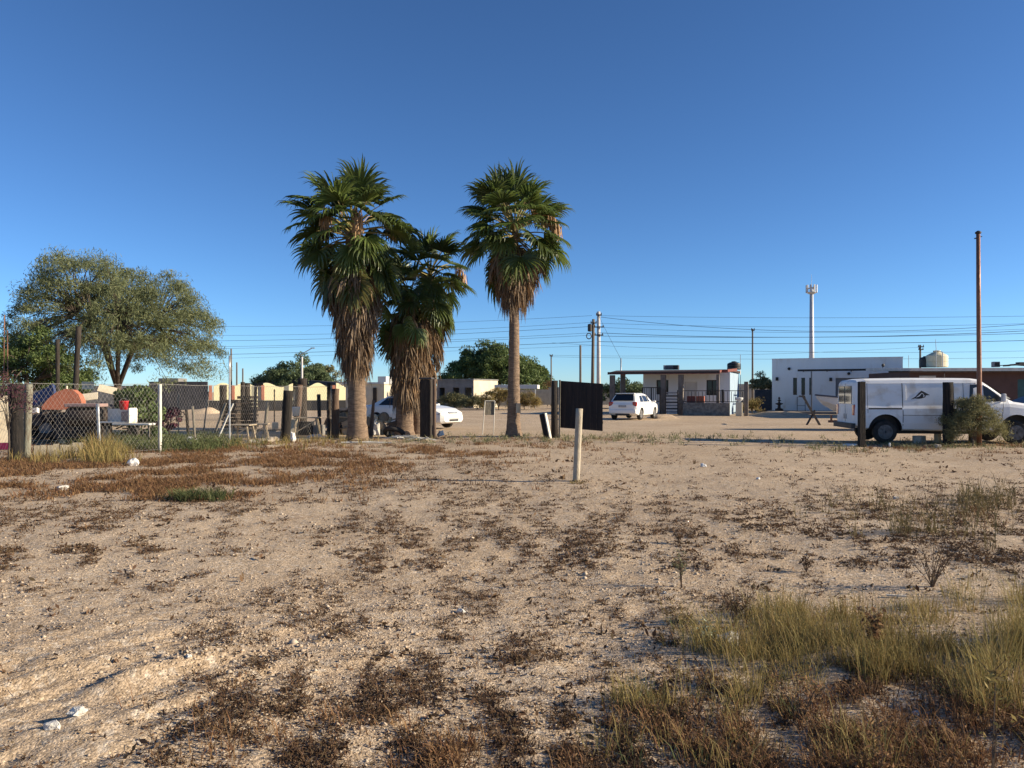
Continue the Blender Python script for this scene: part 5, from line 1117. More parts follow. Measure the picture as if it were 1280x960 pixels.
# emblem on the side: a peaked swoosh
emb = [(x - .24, z) for x, z in [(0.98, 1.34), (1.12, 1.43), (1.22, 1.54), (1.30, 1.61), (1.38, 1.57), (1.54, 1.475), (1.43, 1.47), (1.40, 1.41), (1.30, 1.375), (1.20, 1.36), (1.10, 1.37)]]
emb_o = patch(t, 'emblem', vs_, emb, 'trim_dark', .007)
patch(emb_o, 'emblem_stripe', vs_, [(x - .24, z) for x, z in [(1.13, 1.40), (1.24, 1.44), (1.30, 1.52), (1.36, 1.50), (1.34, 1.42), (1.40, 1.45), (1.36, 1.47), (1.31, 1.545), (1.22, 1.47)]], 'van_white', .012)
patch(t, 'door_handle', vs_, [(2.34, 1.06), (2.46, 1.06), (2.46, 1.10), (2.34, 1.10)], 'trim_dark', .02)
patch(t, 'side_reflector', vs_, [(-0.76, .60), (-0.68, .60), (-0.68, .72), (-0.76, .72)], 'tail_red', .01)
mb = MB(); mb.box((3.32, -1.10, 1.40), (0.09, 0.16, 0.24)); mb.bar((3.32, -1.05, 1.3), (3.32, -0.9, 1.27), .04); mb.build('mirror', 'van_white', t, bevel=.03)
mb = MB(); a, b = (2.88, 1.92), (3.66, 1.33); mb.add([(a[0] - .02, -.78, a[1] - .06 + .03), (a[0] - .02, .78, a[1] - .03), (b[0], .80, b[1] + .04), (b[0], -.80, b[1] + .04)], [(0, 1, 2, 3)]); mb.build('windshield', 'dark_glass', t)
patch(t, 'headlight', vs_, [(4.54, .80), (4.72, .80), (4.70, .98), (4.54, .98)], 'lamp_clear', .01)
mb = MB(); mb.box2((4.73, -.9, .42), (4.85, .9, .66)); mb.build('front_bumper', 'trim_dark', t, bevel=.03)
mb = MB(); mb.box2((4.7, -.6, .68), (4.77, .6, .95)); mb.build('grille', 'trim_dark', t, bevel=.02)
mb = MB(); mb.tube([(2.3, 0.5, 1.95), (2.3, 0.5, 2.16)], .008, 5); mb.build('aerial', 'trim_dark', t)
mb = MB(); mb.box2((0.3, -.6, .28), (3.4, .6, .42)); mb.build('chassis', 'trim_dark', t)

# --- white hatchback
t = thing('hatchback', 'white hatchback car parked in front of the carport', 'car', (gx(778, 43.6), 43.6, 0.02), R(90 - 27))
st = [(0.0, .72, .60, .42, .80, .86), (.06, .82, .70, .32, .92, 1.00), (.16, .86, .70, .28, .95, 1.08), (.45, .88, .64, .24, .97, 1.36), (.62, .88, .62, .23, .97, 1.47), (1.1, .885, .62, .22, .96, 1.52), (2.0, .885, .62, .22, .95, 1.52), (2.5, .885, .60, .22, .95, 1.46), (2.95, .885, .62, .22, .96, 1.25), (3.3, .88, .68, .22, .97, 1.05), (3.7, .87, .68, .23, .92, .99), (4.1, .83, .62, .26, .84, .90), (4.3, .72, .5, .34, .70, .76)]
mb, hs, hl = loft_body(st); b_ = mb.build('body', 'car_white', t); arch_cut(b_, [(.82, .33, .38), (3.42, .33, .38)], .88); 
md = b_.modifiers.new('bv', 'BEVEL'); md.width = .02; md.segments = 2; md.limit_method = 'ANGLE'; md.angle_limit = R(20)
for x in (.82, 3.42):
    for sg in (-1, 1): wheel(t, x, sg * .76, .325, .2, sg, 'rim', 7)
mb = MB(); mb.add([(.135, -.62, 1.07), (.135, .62, 1.07), (.50, .50, 1.435), (.50, -.50, 1.435)], [(0, 1, 2, 3)])
o = mb.build('rear_window', 'dark_glass', t)
for v in o.data.vertices: v.co.x -= .03; v.co.z += .02
for sg in (-1, 1):
    patch(t, 'side_window', hs, [(.72, 1.02), (1.32, 1.02), (1.32, 1.38), (.95, 1.37)], 'dark_glass', .008, sg); patch(t, 'side_window', hs, [(1.40, 1.02), (2.15, 1.02), (2.15, 1.38), (1.40, 1.39)], 'dark_glass', .008, sg)
    patch(t, 'side_window', hs, [(2.24, 1.02), (3.0, 1.02), (2.62, 1.31), (2.24, 1.38)], 'dark_glass', .008, sg)
    mb = MB(); mb.box((.10, sg * .70, .90), (.20, .26, .26)); mb.build('tail_light', 'tail_red', t, bevel=.05)
    mb = MB(); mb.box((2.95, sg * .97, 1.02), (.14, .16, .12)); mb.build('mirror', 'car_white', t, bevel=.03)
    for x in (1.36, 2.2): edge_line(t, 'door_seam', hs, (x, .3), (x, 1.0), 'trim_dark', .012, sg)
    patch(t, 'door_handle', hs, [(1.50, .86), (1.64, .86), (1.64, .90), (1.50, .90)], 'trim_dark', .015, sg)
mb = MB(); mb.box2((-.045, -.22, .72), (-.005, .22, .84)); mb.build('licence_plate', 'plate', t)
mb = MB(); mb.box2((-.06, -.80, .36), (.16, .80, .60)); mb.build('bumper', 'car_white', t, bevel=.05)
mb = MB(); mb.box2((.42, -.56, 1.47), (.66, .56, 1.515)); mb.build('spoiler', 'car_white', t, bevel=.015)
mb = MB(); mb.box2((-.055, -.4, .26), (.3, .4, .355)); mb.build('lower_valance', 'trim_dark', t)

# --- white sedan behind the palms
hd = R(-32); fr = at(572, 33.0)
t = thing('sedan', 'white sedan parked behind the palms with its front showing', 'car', (gx(510, 35.0) - 1.65, 35.6, 0.02), hd)
st = [(0.0, .74, .60, .36, .80, .88), (.08, .82, .70, .28, .92, .98), (.5, .87, .68, .24, .95, 1.02), (.95, .88, .62, .22, .95, 1.24), (1.3, .885, .58, .21, .94, 1.40), (1.9, .885, .58, .21, .93, 1.45), (2.5, .885, .58, .21, .92, 1.40), (2.95, .885, .62, .21, .92, 1.18), (3.25, .88, .70, .21, .92, 1.0), (3.7, .88, .72, .21, .88, .95), (4.15, .86, .68, .22, .80, .87), (4.42, .80, .60, .24, .68, .76), (4.55, .66, .46, .30, .56, .62)]
mb, ss, sl = loft_body(st); b_ = mb.build('body', 'car_white', t); arch_cut(b_, [(.95, .32, .37), (3.62, .32, .37)], .88)
md = b_.modifiers.new('bv', 'BEVEL'); md.width = .02; md.segments = 2; md.limit_method = 'ANGLE'; md.angle_limit = R(20)
for x in (.95, 3.62):
    for sg in (-1, 1): wheel(t, x, sg * .76, .32, .2, sg, 'rim', 7)
for sg in (-1, 1):
    patch(t, 'side_window', ss, [(1.0, 1.0), (1.85, 1.0), (1.85, 1.33), (1.35, 1.31)], 'dark_glass', .008, sg); patch(t, 'side_window', ss, [(1.93, 1.0), (2.95, 1.0), (2.5, 1.27), (1.93, 1.33)], 'dark_glass', .008, sg)
    patch(t, 'headlight', ss, [(3.98, .66), (4.40, .60), (4.40, .68), (4.02, .77)], 'headlamp', .012, sg)
    mb = MB(); mb.box((4.50, sg * .58, .38), (.05, .2, .1)); mb.build('fog_lamp', 'trim_dark', t, bevel=.015)
    mb = MB(); mb.box((2.95, sg * .97, 1.0), (.14, .16, .12)); mb.build('mirror', 'car_white', t, bevel=.03)
mb = MB(); mb.add([(2.62, -.58, 1.37), (2.62, .58, 1.37), (3.22, .68, 1.04), (3.22, -.68, 1.04)], [(0, 1, 2, 3)]); o = mb.build('windshield', 'dark_glass', t)
for v in o.data.vertices: v.co.x += .03; v.co.z += .025
mb = MB(); mb.box2((4.50, -.32, .33), (4.575, .32, .42)); mb.build('lower_grille', 'trim_dark', t, bevel=.01)
mb = MB(); mb.box((4.505, 0, .695), (.03, .62, .10), Matrix.Rotation(R(-45), 3, 'Y')); mb.build('grille', 'headlamp', t, bevel=.008)
mb = MB(); mb.box2((4.553, -.60, .44), (4.562, .60, .455)); mb.build('bumper_seam', 'trim_dark', t)

# --- boat on trailer behind the van
YB = 33.0
t = thing('boat', 'small open boat with raised bow on a trailer behind the van', 'boat', (gx(1020, YB), YB, 0), R(-8))
mb = MB(); rings = []; zt0 = gz(494, YB)
for x, w, zk, zg in [(0.0, .02, zt0 - .10, zt0), (.25, .28, zt0 - .38, zt0 - .03), (.7, .58, zt0 - .66, zt0 - .08), (1.4, .80, zt0 - .85, zt0 - .13), (2.4, .88, zt0 - .92, zt0 - .17), (4.2, .86, zt0 - .92, zt0 - .18)]:
    rings.append([(x, -w, zg), (x, -w * .93, zk + (zg - zk) * .4), (x, -w * .35, zk + .02), (x, 0, zk), (x, w * .35, zk + .02), (x, w * .93, zk + (zg - zk) * .4), (x, w, zg), (x, w * .85, zg - .02), (x, 0, zg - .35 if x > .5 else zg - .03), (x, -w * .85, zg - .02)])
n = 10; fs = [(i * n + j, i * n + (j + 1) % n, (i + 1) * n + (j + 1) % n, (i + 1) * n + j) for i in range(5) for j in range(n)] + [tuple(range(n)), tuple(reversed(range(5 * n, 6 * n)))]
mb.add([v for r_ in rings for v in r_], fs); mb.build('hull', 'boat_hull', t, smooth=False)
for sg in (-1, 1):
    mb = MB(); mb.tube([(x, sg * (w + .01), z + .01) for x, w, z in [(-.02, .02, zt0), (.25, .28, zt0 - .03), (.7, .58, zt0 - .08), (1.4, .80, zt0 - .13), (2.4, .88, zt0 - .17), (4.2, .86, zt0 - .18)]], .035, 6); mb.build('gunwale', 'boat_trim', t)
mb = MB(); mb.bar((.5, 0, .35), (4.3, 0, .40), .09, .1); mb.bar((1.5, -.8, .4), (1.5, .8, .4), .07); mb.bar((3.4, -.8, .4), (3.4, .8, .4), .07); mb.bar((.62, 0, .35), (.62, 0, .62), .07); mb.build('trailer_frame', 'rust', t)
for sg in (-1, 1): wheel(t, 2.4, sg * .85, .30, .18, sg, 'rim_old', 6)
# crossed saw horse
t = thing('saw_horse', 'dark crossed metal saw horse left of the boat', 'saw horse', at(1014, 37.5))
mb = MB(); a = gx(1003, 37.5) - gx(1014, 37.5); mb.bar((a, 0, 1.45), (.42, 0, .0), .085); mb.build('leg', 'iron', t)
mb = MB(); mb.bar((-.20, .05, .0), (.20, .05, 0.72), .075); mb.build('leg', 'iron', t)
mb = MB(); mb.bar((a + .1, 0, 1.40), (a + .3, 1.2, 1.40), .06); mb.build('top_bar', 'iron', t)
# dark car far right
t = thing('dark_car', 'dark car parked beyond the van bonnet at right edge', 'car', (gx(1254, 36), 36, 0.02), R(4))
st = [(0.0, .74, .60, .36, .80, .88), (.5, .87, .68, .24, .95, 1.02), (1.3, .885, .58, .21, .94, 1.38), (2.5, .885, .58, .21, .92, 1.38), (3.25, .88, .70, .21, .92, 1.0), (4.15, .86, .68, .22, .80, .87), (4.45, .70, .5, .28, .6, .7)]
mb, ss2, _ = loft_body(st); b_ = mb.build('body', 'boat_trim', t); arch_cut(b_, [(.9, .32, .37), (3.55, .32, .37)], .88)
for x in (.9, 3.55):
    for sg in (-1, 1): wheel(t, x, sg * .76, .32, .2, sg)
patch(t, 'side_window', ss2, [(1.0, 1.0), (1.85, 1.0), (1.85, 1.31), (1.35, 1.3)], 'dark_glass', .008); patch(t, 'side_window', ss2, [(1.93, 1.0), (2.95, 1.0), (2.5, 1.27), (1.93, 1.31)], 'dark_glass', .008)

# ------------------------------------------------------------------ right fence posts and pole
log('post', 1077, 22.5, 1.90, 0.115, 'black_wood', 'dark square timber post standing in front of the van rear', n=4, jit=.03)
log('post', 1185, 22.9, 1.88, 0.145, 'black_wood', 'thick dark timber post at the left side of the bush', n=8, jit=.05)
log('post', 1216, 23.6, 1.85, 0.12, 'brown_wood', 'brown timber post directly left of the tall rusty pole', n=8, jit=.04)
t = thing('rusty_pole', 'tall thin rusty metal pole rising beside the bush', 'pole', at(1224, 22.9))
mb = MB(); hp = gz(293, 22.9); mb.tube([(0, 0, -.1), (.0, 0, hp * .35), (-.02, 0, hp * .7), (-.03, 0, hp)], [.068, .066, .060, .055], 14); mb.build('shaft', 'rust', t, smooth=True)
mb = MB(); mb.lathe([(.07, 0), (.085, .02), (.085, .05), (.03, .09)], 12, 'z', (-.03, 0, hp)); mb.build('cap', 'iron', t)
mb = MB(); mb.tube([(-.03, 0, hp - .12), (-.14, 0, hp - .14)], .018, 5); mb.tube([(-.03, 0, hp - .10), (.08, 0, hp - .08)], .014, 5); mb.build('bracket', 'iron', t)
# rubbish under the van
for i, (px, Y, w, h, m, lb) in enumerate([(1146, 24.1, .22, .24, 'palestone', 'white block under the van behind the rear wheel'), (1153, 24.3, .18, .22, 'palestone', 'second white block under the van'),
        (1172, 24.0, .2, .30, 'cardboard', 'tan block under the van near the bush'), (1062, 23.0, .42, .06, 'litter', 'flat white sheet on the ground left of the van post'), (1112, 22.4, .07, .14, 'litter', 'white plastic bottle scrap beside the van rear wheel'), (1172, 22.1, .2, .1, 'rubble', 'pale lump of rubble in front of the bush')]):
    mb = MB(); mb.box((0, 0, h / 2), (w, w * .7, h)); tag(mb.build('block' if i < 3 else 'litter', m, bevel=.02, loc=at(px, Y), rot=(0, 0, .3 * i)), lb, 'block' if i < 3 else 'litter')

# ------------------------------------------------------------------ white modern house
rz = R(-22.9); F = Face(965, 60, rz); t = wallthing(965, 60, rz, 'modern white flat roofed house with slit windows and garage', 'modern_house', 'house')
Lh = F.S(1128.5); Hh = F.Z(449.3, 0)
slits = [(991.4, 996.2), (1001.7, 1006.3), (1011.6, 1015.2)]; holes = []
for a, b in slits: holes.append((F.S(a), F.Z(493.6, F.S(a)), F.S(b), F.Z(472.2, F.S(a))))
ga = F.S(1044.5); gb = F.S(1118); gzt = F.Z(472.5, ga); holes.append((ga, 0.02, gb, gzt))
mb = MB(); mb.wall(Lh, Hh, holes, .2); mb.build('wall', 'white_paint', t)
mb = MB(); mb.box2((0, 0.002, 0), (.2, 8, Hh)); mb.box2((Lh - .2, .002, 0), (Lh, 8, Hh)); mb.box2((.2, 7.8, 0), (Lh - .2, 8, Hh)); mb.build('side_wall', 'white_paint', t)
mb = MB(); mb.box2((.2, .21, Hh - .5), (Lh - .2, 7.8, Hh - .35)); mb.build('roof', 'roof_edge', t)
mb = MB(); mb.box2((-.03, -.03, Hh), (Lh + .03, .22, Hh + .06)); mb.build('parapet_cap', 'white_paint', t)
for h_ in holes[:3]: window(t, *h_, y=.09, fw=.04, mull=0)
gr = MB(); gr.box2((ga, .14, .02), (gb, .19, gzt)); gd = gr.build('garage_door', 'garage_grey', t)
for k in range(6):
    mb = MB(); mb.box2((ga + .03, .118, .08 + k * gzt / 6), (gb - .03, .139, (k + 1) * gzt / 6 - .02)); mb.build('panel', 'garage_grey', gd)
for px, py in ((971.3, 473.7), (1038.4, 474.3)):
    s, z = F.sz(px, py); mb = MB(); mb.box((s, -.06, z), (.2, .12, .26)); mb.build('wall_lamp', 'iron', t, bevel=.01)
for px, py in ((986.4, 461), (1061, 467)):
    s, z = F.sz(px, py); mb = MB(); mb.lathe([(.05, -.02), (.11, -.04), (.11, -.12), (.05, -.15)], 14, 'y', (s, 0, z)); mb.build('flood_lamp', 'iron', t)
# plinth / terrace
mb = MB(); mb.box2((-.2, -3.2, 0), (Lh, -.005, .18)); mb.build('terrace', 'grey_block', t, bevel=.01)
mb = MB(); s0 = F.S(997, -3.0); s1 = F.S(1136, -3.0); zb = F.Z(463.2, s0, -3.0)
tp = thing('pergola', 'black steel beam canopy on a thin post before the modern house', 'pergola', (gx(965, 60), 60, 0), rz)
mb.box2((s0, -3.06, zb - .06), (s1, -2.94, zb + .08)); mb.build('beam', 'iron', tp)
mb = MB(); mb.box2((F.S(1013.5, -3), -3.05, .19), (F.S(1015.2, -3), -2.95, zb - .07)); mb.build('post', 'grey_block', tp)
mb = MB(); mb.box2((s1 - .3, -3.05, .0), (s1 - .2, -2.95, zb - .07)); mb.build('post', 'iron', tp)
for k in range(5):
    x = s0 + .3 + (s1 - s0 - .6) * k / 4; mb = MB(); mb.box2((x - .03, -2.93, zb - .03), (x + .03, -.01, zb + .05)); mb.build('rafter', 'iron', tp)
c_, s_ = math.cos(rz), math.sin(rz)
def onF(F, s, dy, z): return Vector((F.x + F.c * s - F.s * dy, F.y + F.s * s + F.c * dy, z))
s, z = F.sz(1103.5, 461); t2 = thing('satellite_dish', 'small dark satellite dish on the canopy beam of the modern house', 'dish', onF(F, F.S(1103.5, -3), -3.0, zb + .085))
mb = MB(); mb.lathe([(.01, .0), (.08, .02), (.12, .05), (.115, .055), (.07, .03), (.01, .012)], 14, 'y', (0, -.1, .22)); mb.build('dish', 'trim_dark', t2)
mb = MB(); mb.tube([(0, 0, 0), (0, 0, .22)], .02, 6); mb.build('stand', 'iron', t2)
p = onF(F, F.S(974, -1.2), -1.2, .185); t2 = thing('fountain', 'black tiered garden ornament beside the modern house wall', 'ornament', p)
mb = MB(); mb.lathe([(.30, 0), (.30, .12), (.12, .2), (.1, .42), (.26, .5), (.28, .56), (.08, .6), (.07, .72), (.15, .78), (.04, .85), (.09, .95), (.02, 1.05)], 16); mb.build('ornament', 'iron', t2, smooth=False)
p = onF(F, F.S(1001.5, -1.4), -1.4, .185); t2 = thing('metal_rack', 'thin black metal rack standing under the slit windows', 'rack', p, rz)
for sx_ in (-.28, .28):
    for sy_ in (-.15, .15):
        mb = MB(); mb.bar((sx_, sy_, 0), (sx_, sy_, 1.05), .03); mb.build('leg', 'iron', t2)
for z in (.4, 1.04):
    mb = MB(); mb.box((0, 0, z), (.60, .34, .025)); mb.build('shelf', 'iron', t2)
boxthing('block_wall', 957, 64, 487, 517, 1.7, 0.2, 'dark_block', 'dark block wall between the two white houses', 'wall', R(-20))

# ------------------------------------------------------------------ house with carport
rz = R(-22); F = Face(804, 57, rz); t = wallthing(804, 57, rz, 'small white house with brown flat roof and porch', 'porch_house', 'house')
Lh = F.S(912.5); Hh = F.Z(465.5, 0)
w1 = (F.S(820.5), F.Z(493, F.S(820.5)), F.S(835.5), F.Z(475, F.S(820.5))); w2 = (F.S(883), F.Z(494, F.S(883)), F.S(897.5), F.Z(475, F.S(883))); dr = (F.S(855.5), .05, F.S(871.5), F.Z(477, F.S(855.5)))
mb = MB(); mb.wall(Lh, Hh, [w1, w2, dr], .18); mb.build('wall', 'white_paint', t)
mb = MB(); mb.box2((0, .002, 0), (.15, 6, Hh)); mb.box2((.15, 5.8, 0), (Lh - .16, 6, Hh)); mb.build('back_wall', 'white_paint', t)
mb = MB(); mb.box2((Lh - .15, .002, 0), (Lh, 6, Hh)); mb.build('side_wall', 'shaded_blue_paint', t)
window(t, *w1, y=.08, fw=.09, mull=1); window(t, *w2, y=.08, fw=.07, mull=1)
mb = MB(); mb.box2((dr[0], .1, dr[1]), (dr[2], .15, dr[3])); d_ = mb.build('door', 'far_white', t)
mb = MB(); mb.tube([(dr[2] - .12, .07, 1.0), (dr[2] - .12, .07, 1.15)], .02, 6); mb.build('handle', 'galv', d_)
mb = MB(); mb.box2((-.1, -.02, Hh), (Lh + .15, 6.1, Hh + .16)); mb.build('roof', 'roof_brown', t, bevel=.01)
pd = -2.4
p0, p1 = F.S(760.5, pd), F.S(898, pd)
zf = F.Z(466.5, p0, pd); zf1 = F.Z(466.0, p1, pd)
mb = MB(); mb.add([(p0, pd, zf), (p1, pd, zf), (p1, -.03, Hh + .10), (p0, -.03, Hh + .10), (p0, pd, zf + .05), (p1, pd, zf + .05), (p1, -.03, Hh + .16), (p0, -.03, Hh + .16)], [(3, 2, 1, 0), (4, 5, 6, 7), (0, 1, 5, 4), (1, 2, 6, 5), (2, 3, 7, 6), (3, 0, 4, 7)]); mb.build('porch_roof', 'roof_brown', t)
mb = MB(); mb.box2((p0 - .05, pd - .05, zf - .06), (p1 + .1, pd - .002, zf + .08)); mb.build('fascia', 'roof_brown', t)
mb = MB(); mb.box2((p0 - .05, pd - .07, zf - .10), (p1 + .1, pd + .05, zf - .062)); mb.build('gutter', 'roof_red', t)
for px in (764.5, 828.5, 850.5, 897):
    s = F.S(px, pd); wd = .34 if px < 890 else .2; mb = MB(); mb.box2((s - wd / 2, pd + .06, 0), (s + wd / 2, pd + .06 + wd, zf - .14)); mb.build('porch_post', 'porch_post', t, bevel=.015)
s = F.S(778.5, -.4); mb = MB(); mb.box2((s - .16, -.5, 0), (s + .16, -.2, Hh + .05)); mb.build('porch_post', 'porch_post', t, bevel=.015)
mb = MB(); mb.box2((p1 + .15, pd + .3, zf - .03), (F.S(914, -.1), pd + .35, zf + .18)); mb.add([(p1 + .1, pd, zf - .02), (p1 + 1.0, -.1, Hh + .02), (p1 + 1.0, -.1, Hh + .22), (p1 + .1, pd, zf + .14)], [(0, 1, 2, 3)]); mb.build('red_gable', 'roof_red', t)
# railing with bars, gates and stone wall
tf = thing('porch_railing', 'black iron railing on a low stone wall around the porch', 'railing', (gx(804, 57), 57, 0), rz); fd = -2.9
a0, a1 = F.S(853.5, fd), F.S(930, fd); zw = F.Z(503.5, a0, fd); zr = F.Z(488.5, a0, fd); aw = F.S(912, fd)
mb = MB(); mb.box2((a0, fd, 0), (aw, fd + .22, zw)); mb.build('stone_wall', 'stone_wall', tf, bevel=.02)
for z in (zr, zw + .08):
    mb = MB(); mb.box2((a0, fd + .08, z - .025), (a1, fd + .12, z + .025)); mb.build('rail', 'iron', tf)
bm0 = MB(); bm0.box((0, 0, (zr - zw - .16) / 2), (.035, .035, zr - zw - .16)); bar0 = bm0.build('bar', 'iron', tf); bar0.location = (a0 + .1, fd + .1, zw + .105)
for k in range(1, 17): share(bar0, 'bar', tf, (a0 + .1 + (a1 - a0 - .2) * k / 16, fd + .1, zw + .105))
s = F.S(903, fd); mb = MB(); mb.box2((s - .07, fd + .03, zw + .01), (s + .07, fd + .17, zr + .08)); mb.build('post', 'iron', tf)
mb = MB(); mb.box2((a1, fd + .02, 0), (a1 + .26, fd + .28, F.Z(477, a1, fd))); mb.build('end_post', 'porch_post', tf, bevel=.015)
tg = thing('slatted_gate', 'black gate of horizontal slats between two porch posts', 'gate', (gx(804, 57), 57, 0), rz)
b0, b1 = F.S(831.5, fd), F.S(847.5, fd)
for k in range(7):
    z = .18 + k * (zr - .15) / 7; mb = MB(); mb.box2((b0, fd + .06, z), (b1, fd + .1, z + .10)); mb.build('slat', 'iron' if k % 2 else 'garage_grey', tg)
for x in (b0, b1 - .06):
    mb = MB(); mb.box2((x, fd + .02, .05), (x + .06, fd + .055, zr + .05)); mb.build('stile', 'iron', tg)
tg = thing('iron_gate', 'black barred iron gate behind the white hatchback', 'gate', (gx(804, 57), 57, 0), rz)
b0, b1 = F.S(803, fd), F.S(825, fd); zg = F.Z(484.5, b0, fd)
for z in (.15, zg * .5, zg): mb = MB(); mb.box2((b0, fd + .06, z - .03), (b1, fd + .1, z + .03)); mb.build('rail', 'iron', tg)
for k in range(9): x = b0 + (b1 - b0) * k / 8; mb = MB(); w_ = .10 if k in (0, 4, 8) else .035; mb.box2((x - w_ / 2, fd + .02, .02), (x + w_ / 2, fd + .055, zg + .02)); mb.build('bar', 'iron', tg)
for px, lb, m in ((864, 'dark red planter box on the porch left of the orange planter', 'roof_red'), (875.5, 'orange red planter standing on the porch behind the railing', 'planter')):
    s = F.S(px, -2.0); z0 = F.Z(503, s, -2); mb = MB(); mb.box((0, 0, .22), (.55, .3, .44)); tag(mb.build('planter', m, bevel=.02, loc=onF(F, s, -2.0, z0), rot=(0, 0, rz)), lb, 'planter')
    mb = MB(); mb.box((0, 0, z0 / 2), (.6, .34, z0 - .01)); tag(mb.build('bench', 'stone_wall', loc=onF(F, s, -2.0, 0), rot=(0, 0, rz)), 'stone plinth carrying the ' + ('dark red' if px < 870 else 'orange red') + ' planter', 'plinth')
# urn on cream pillar at wall end
p = onF(F, F.S(924, fd), fd, 0); t2 = thing('gate_pillar', 'short cream pillar with white urn beside the stone wall', 'pillar', p, rz)
mb = MB(); mb.box((0, 0, .45), (.42, .42, .9)); mb.build('pillar', 'beige_plaster', t2, bevel=.02)
mb = MB(); mb.lathe([(.12, .9), (.10, .95), (.24, 1.08), (.28, 1.2), (.25, 1.24), (.22, 1.2), (.02, 1.1)], 16); mb.build('urn', 'far_white', t2, smooth=True)
# roof tank and boxes
p = onF(F, F.S(917.5, 1.2), 1.2, Hh + .165); t2 = thing('water_tank', 'round black water tank on the porch house roof', 'water tank', p)
hT = F.Z(452, F.S(917, 1.2), 1.2) - Hh - .165
mb = MB(); mb.lathe([(.46, 0), (.48, .05), (.48, .18), (.46, .2), (.48, .22), (.48, hT * .6), (.46, hT * .62), (.48, hT * .65), (.46, hT * .75), (.3, hT * .9), (.16, hT * .93), (.16, hT), (.02, hT)], 22); mb.build('tank', 'black_plastic', t2, smooth=False)
mb = MB(); mb.lathe([(.18, hT - .05), (.18, hT + .01), (.05, hT + .03)], 14); mb.build('lid', 'black_plastic', t2)
for px, w, lb, m in ((831, .12, 'small pale vent pipe on the porch house roof', 'far_white'), (837.5, .62, 'wide grey cooler box on the porch house roof', 'garage_grey'), (845, .4, 'narrow dark cooler box on the porch house roof', 'trim_dark')):
    s = F.S(px, .5); h_ = F.Z(457, s, .5) - Hh - .165; mb = MB(); mb.box((0, 0, h_ / 2 + .03), (w, .5, h_))
    t2 = thing('roof_unit', lb, 'roof unit', onF(F, s, .5, Hh + .165), rz); mb.build('casing', m, t2, bevel=.02)
    mb = MB()
    for k in range(4): mb.box((0, -.255, h_ * (.25 + .17 * k)), (w * .8, .012, h_ * .07))
    mb.build('louvre', 'iron', t2)

# ------------------------------------------------------------------ brown building at right
Yb = 47; rz = R(-6); F = Face(1137, Yb, rz); t = wallthing(1137, Yb, rz, 'long low dark brown building behind the van', 'brown_building', 'building')
Lb = 14.0; Hb = F.Z(464, 0)
dd = (F.S(1272), .05, F.S(1272) + 1.1, F.Z(474, F.S(1272))); pl = (F.S(1205), 1.9, F.S(1222), 2.2)
mb = MB(); mb.wall(Lb, Hb, [dd], .2); mb.build('wall', 'brown_wall', t)
mb = MB(); mb.box2((0, .002, 0), (.2, 7, Hb)); mb.box2((Lb - .2, .002, 0), (Lb, 7, Hb)); mb.box2((.2, 6.8, 0), (Lb - .2, 7, Hb)); mb.build('side_wall', 'brown_wall', t)
mb = MB(); mb.box2((dd[0], .1, dd[1]), (dd[2], .15, dd[3])); mb.build('door', 'teal_door', t)
mb = MB(); mb.add([(-.2, -.6, Hb + .0), (Lb, -.6, Hb + .0), (Lb, 7, Hb + .2), (-.2, 7, Hb + .2), (-.2, -.6, Hb + .17), (Lb, -.6, Hb + .17), (Lb, 7, Hb + .4), (-.2, 7, Hb + .4)], [(3, 2, 1, 0), (4, 5, 6, 7), (0, 1, 5, 4), (1, 2, 6, 5), (2, 3, 7, 6), (3, 0, 4, 7)]); mb.build('roof', 'roof_edge', t)
mb = MB(); mb.box2((-.2, -.57, Hb - .09), (Lb, -.45, Hb - .002)); mb.build('eave_board', 'brown_wood', t)
s0 = F.S(1149); mb = MB(); mb.box2((s0, -.03, Hb - .42), (s0 + .95, .0, Hb - .28)); mb.build('sign_strip', 'roof_edge', t)
boxthing('annex', 1131, 52, 462.5, 520, 1.2, 3, 'grey_block', 'narrow grey annex between the modern house and brown building', 'annex', R(-10))
p = onF(F, F.S(1171, 2), 2, Hb + .30); t2 = thing('water_tank', 'beige round water tank on the brown building roof', 'water tank', p); hT = F.Z(438.5, F.S(1171, 2), 2) - Hb - .30
mb = MB(); mb.lathe([(.60, 0), (.63, .04), (.63, hT * .3), (.61, hT * .32), (.63, hT * .34), (.63, hT * .66), (.60, hT * .72), (.30, hT * .88), (.2, hT * .9), (.2, hT), (.02, hT)], 26); mb.build('tank', 'tank_beige', t2, smooth=False)
mb = MB(); mb.tube([(.0, -.66, 0), (.0, -.66, hT * .9), (.0, -.3, hT * .95)], .03, 6); mb.build('pipe', 'far_white', t2)
mb = MB(); mb.lathe([(.22, hT - .06), (.22, hT + .01), (.05, hT + .03)], 16); mb.build('lid', 'tank_beige', t2)
p = onF(F, F.S(1157, 2.4), 2.4, Hb + .30); t2 = thing('water_tank', 'small black tank left of the beige tank', 'water tank', p)
mb = MB(); mb.lathe([(.36, 0), (.38, .04), (.38, .5), (.3, .62), (.12, .68), (.02, .68)], 18); mb.build('tank', 'black_plastic', t2)
mb = MB(); mb.lathe([(.14, .66), (.14, .71), (.04, .72)], 12); mb.build('lid', 'black_plastic', t2)
p = onF(F, F.S(1244.5, 2), 2, Hb + .30); t2 = thing('roof_unit', 'small grey cooler box on the brown building roof', 'roof unit', p, rz); mb = MB(); mb.box((0, 0, .16), (.36, .36, .34)); mb.build('casing', 'garage_grey', t2, bevel=.01); mb = MB(); mb.box((0, -.19, .17), (.26, .012, .22)); mb.build('louvre', 'iron', t2)
p = onF(F, F.S(1266, 1.6), 1.6, Hb + .29); mb = MB(); g = random.Random(3)
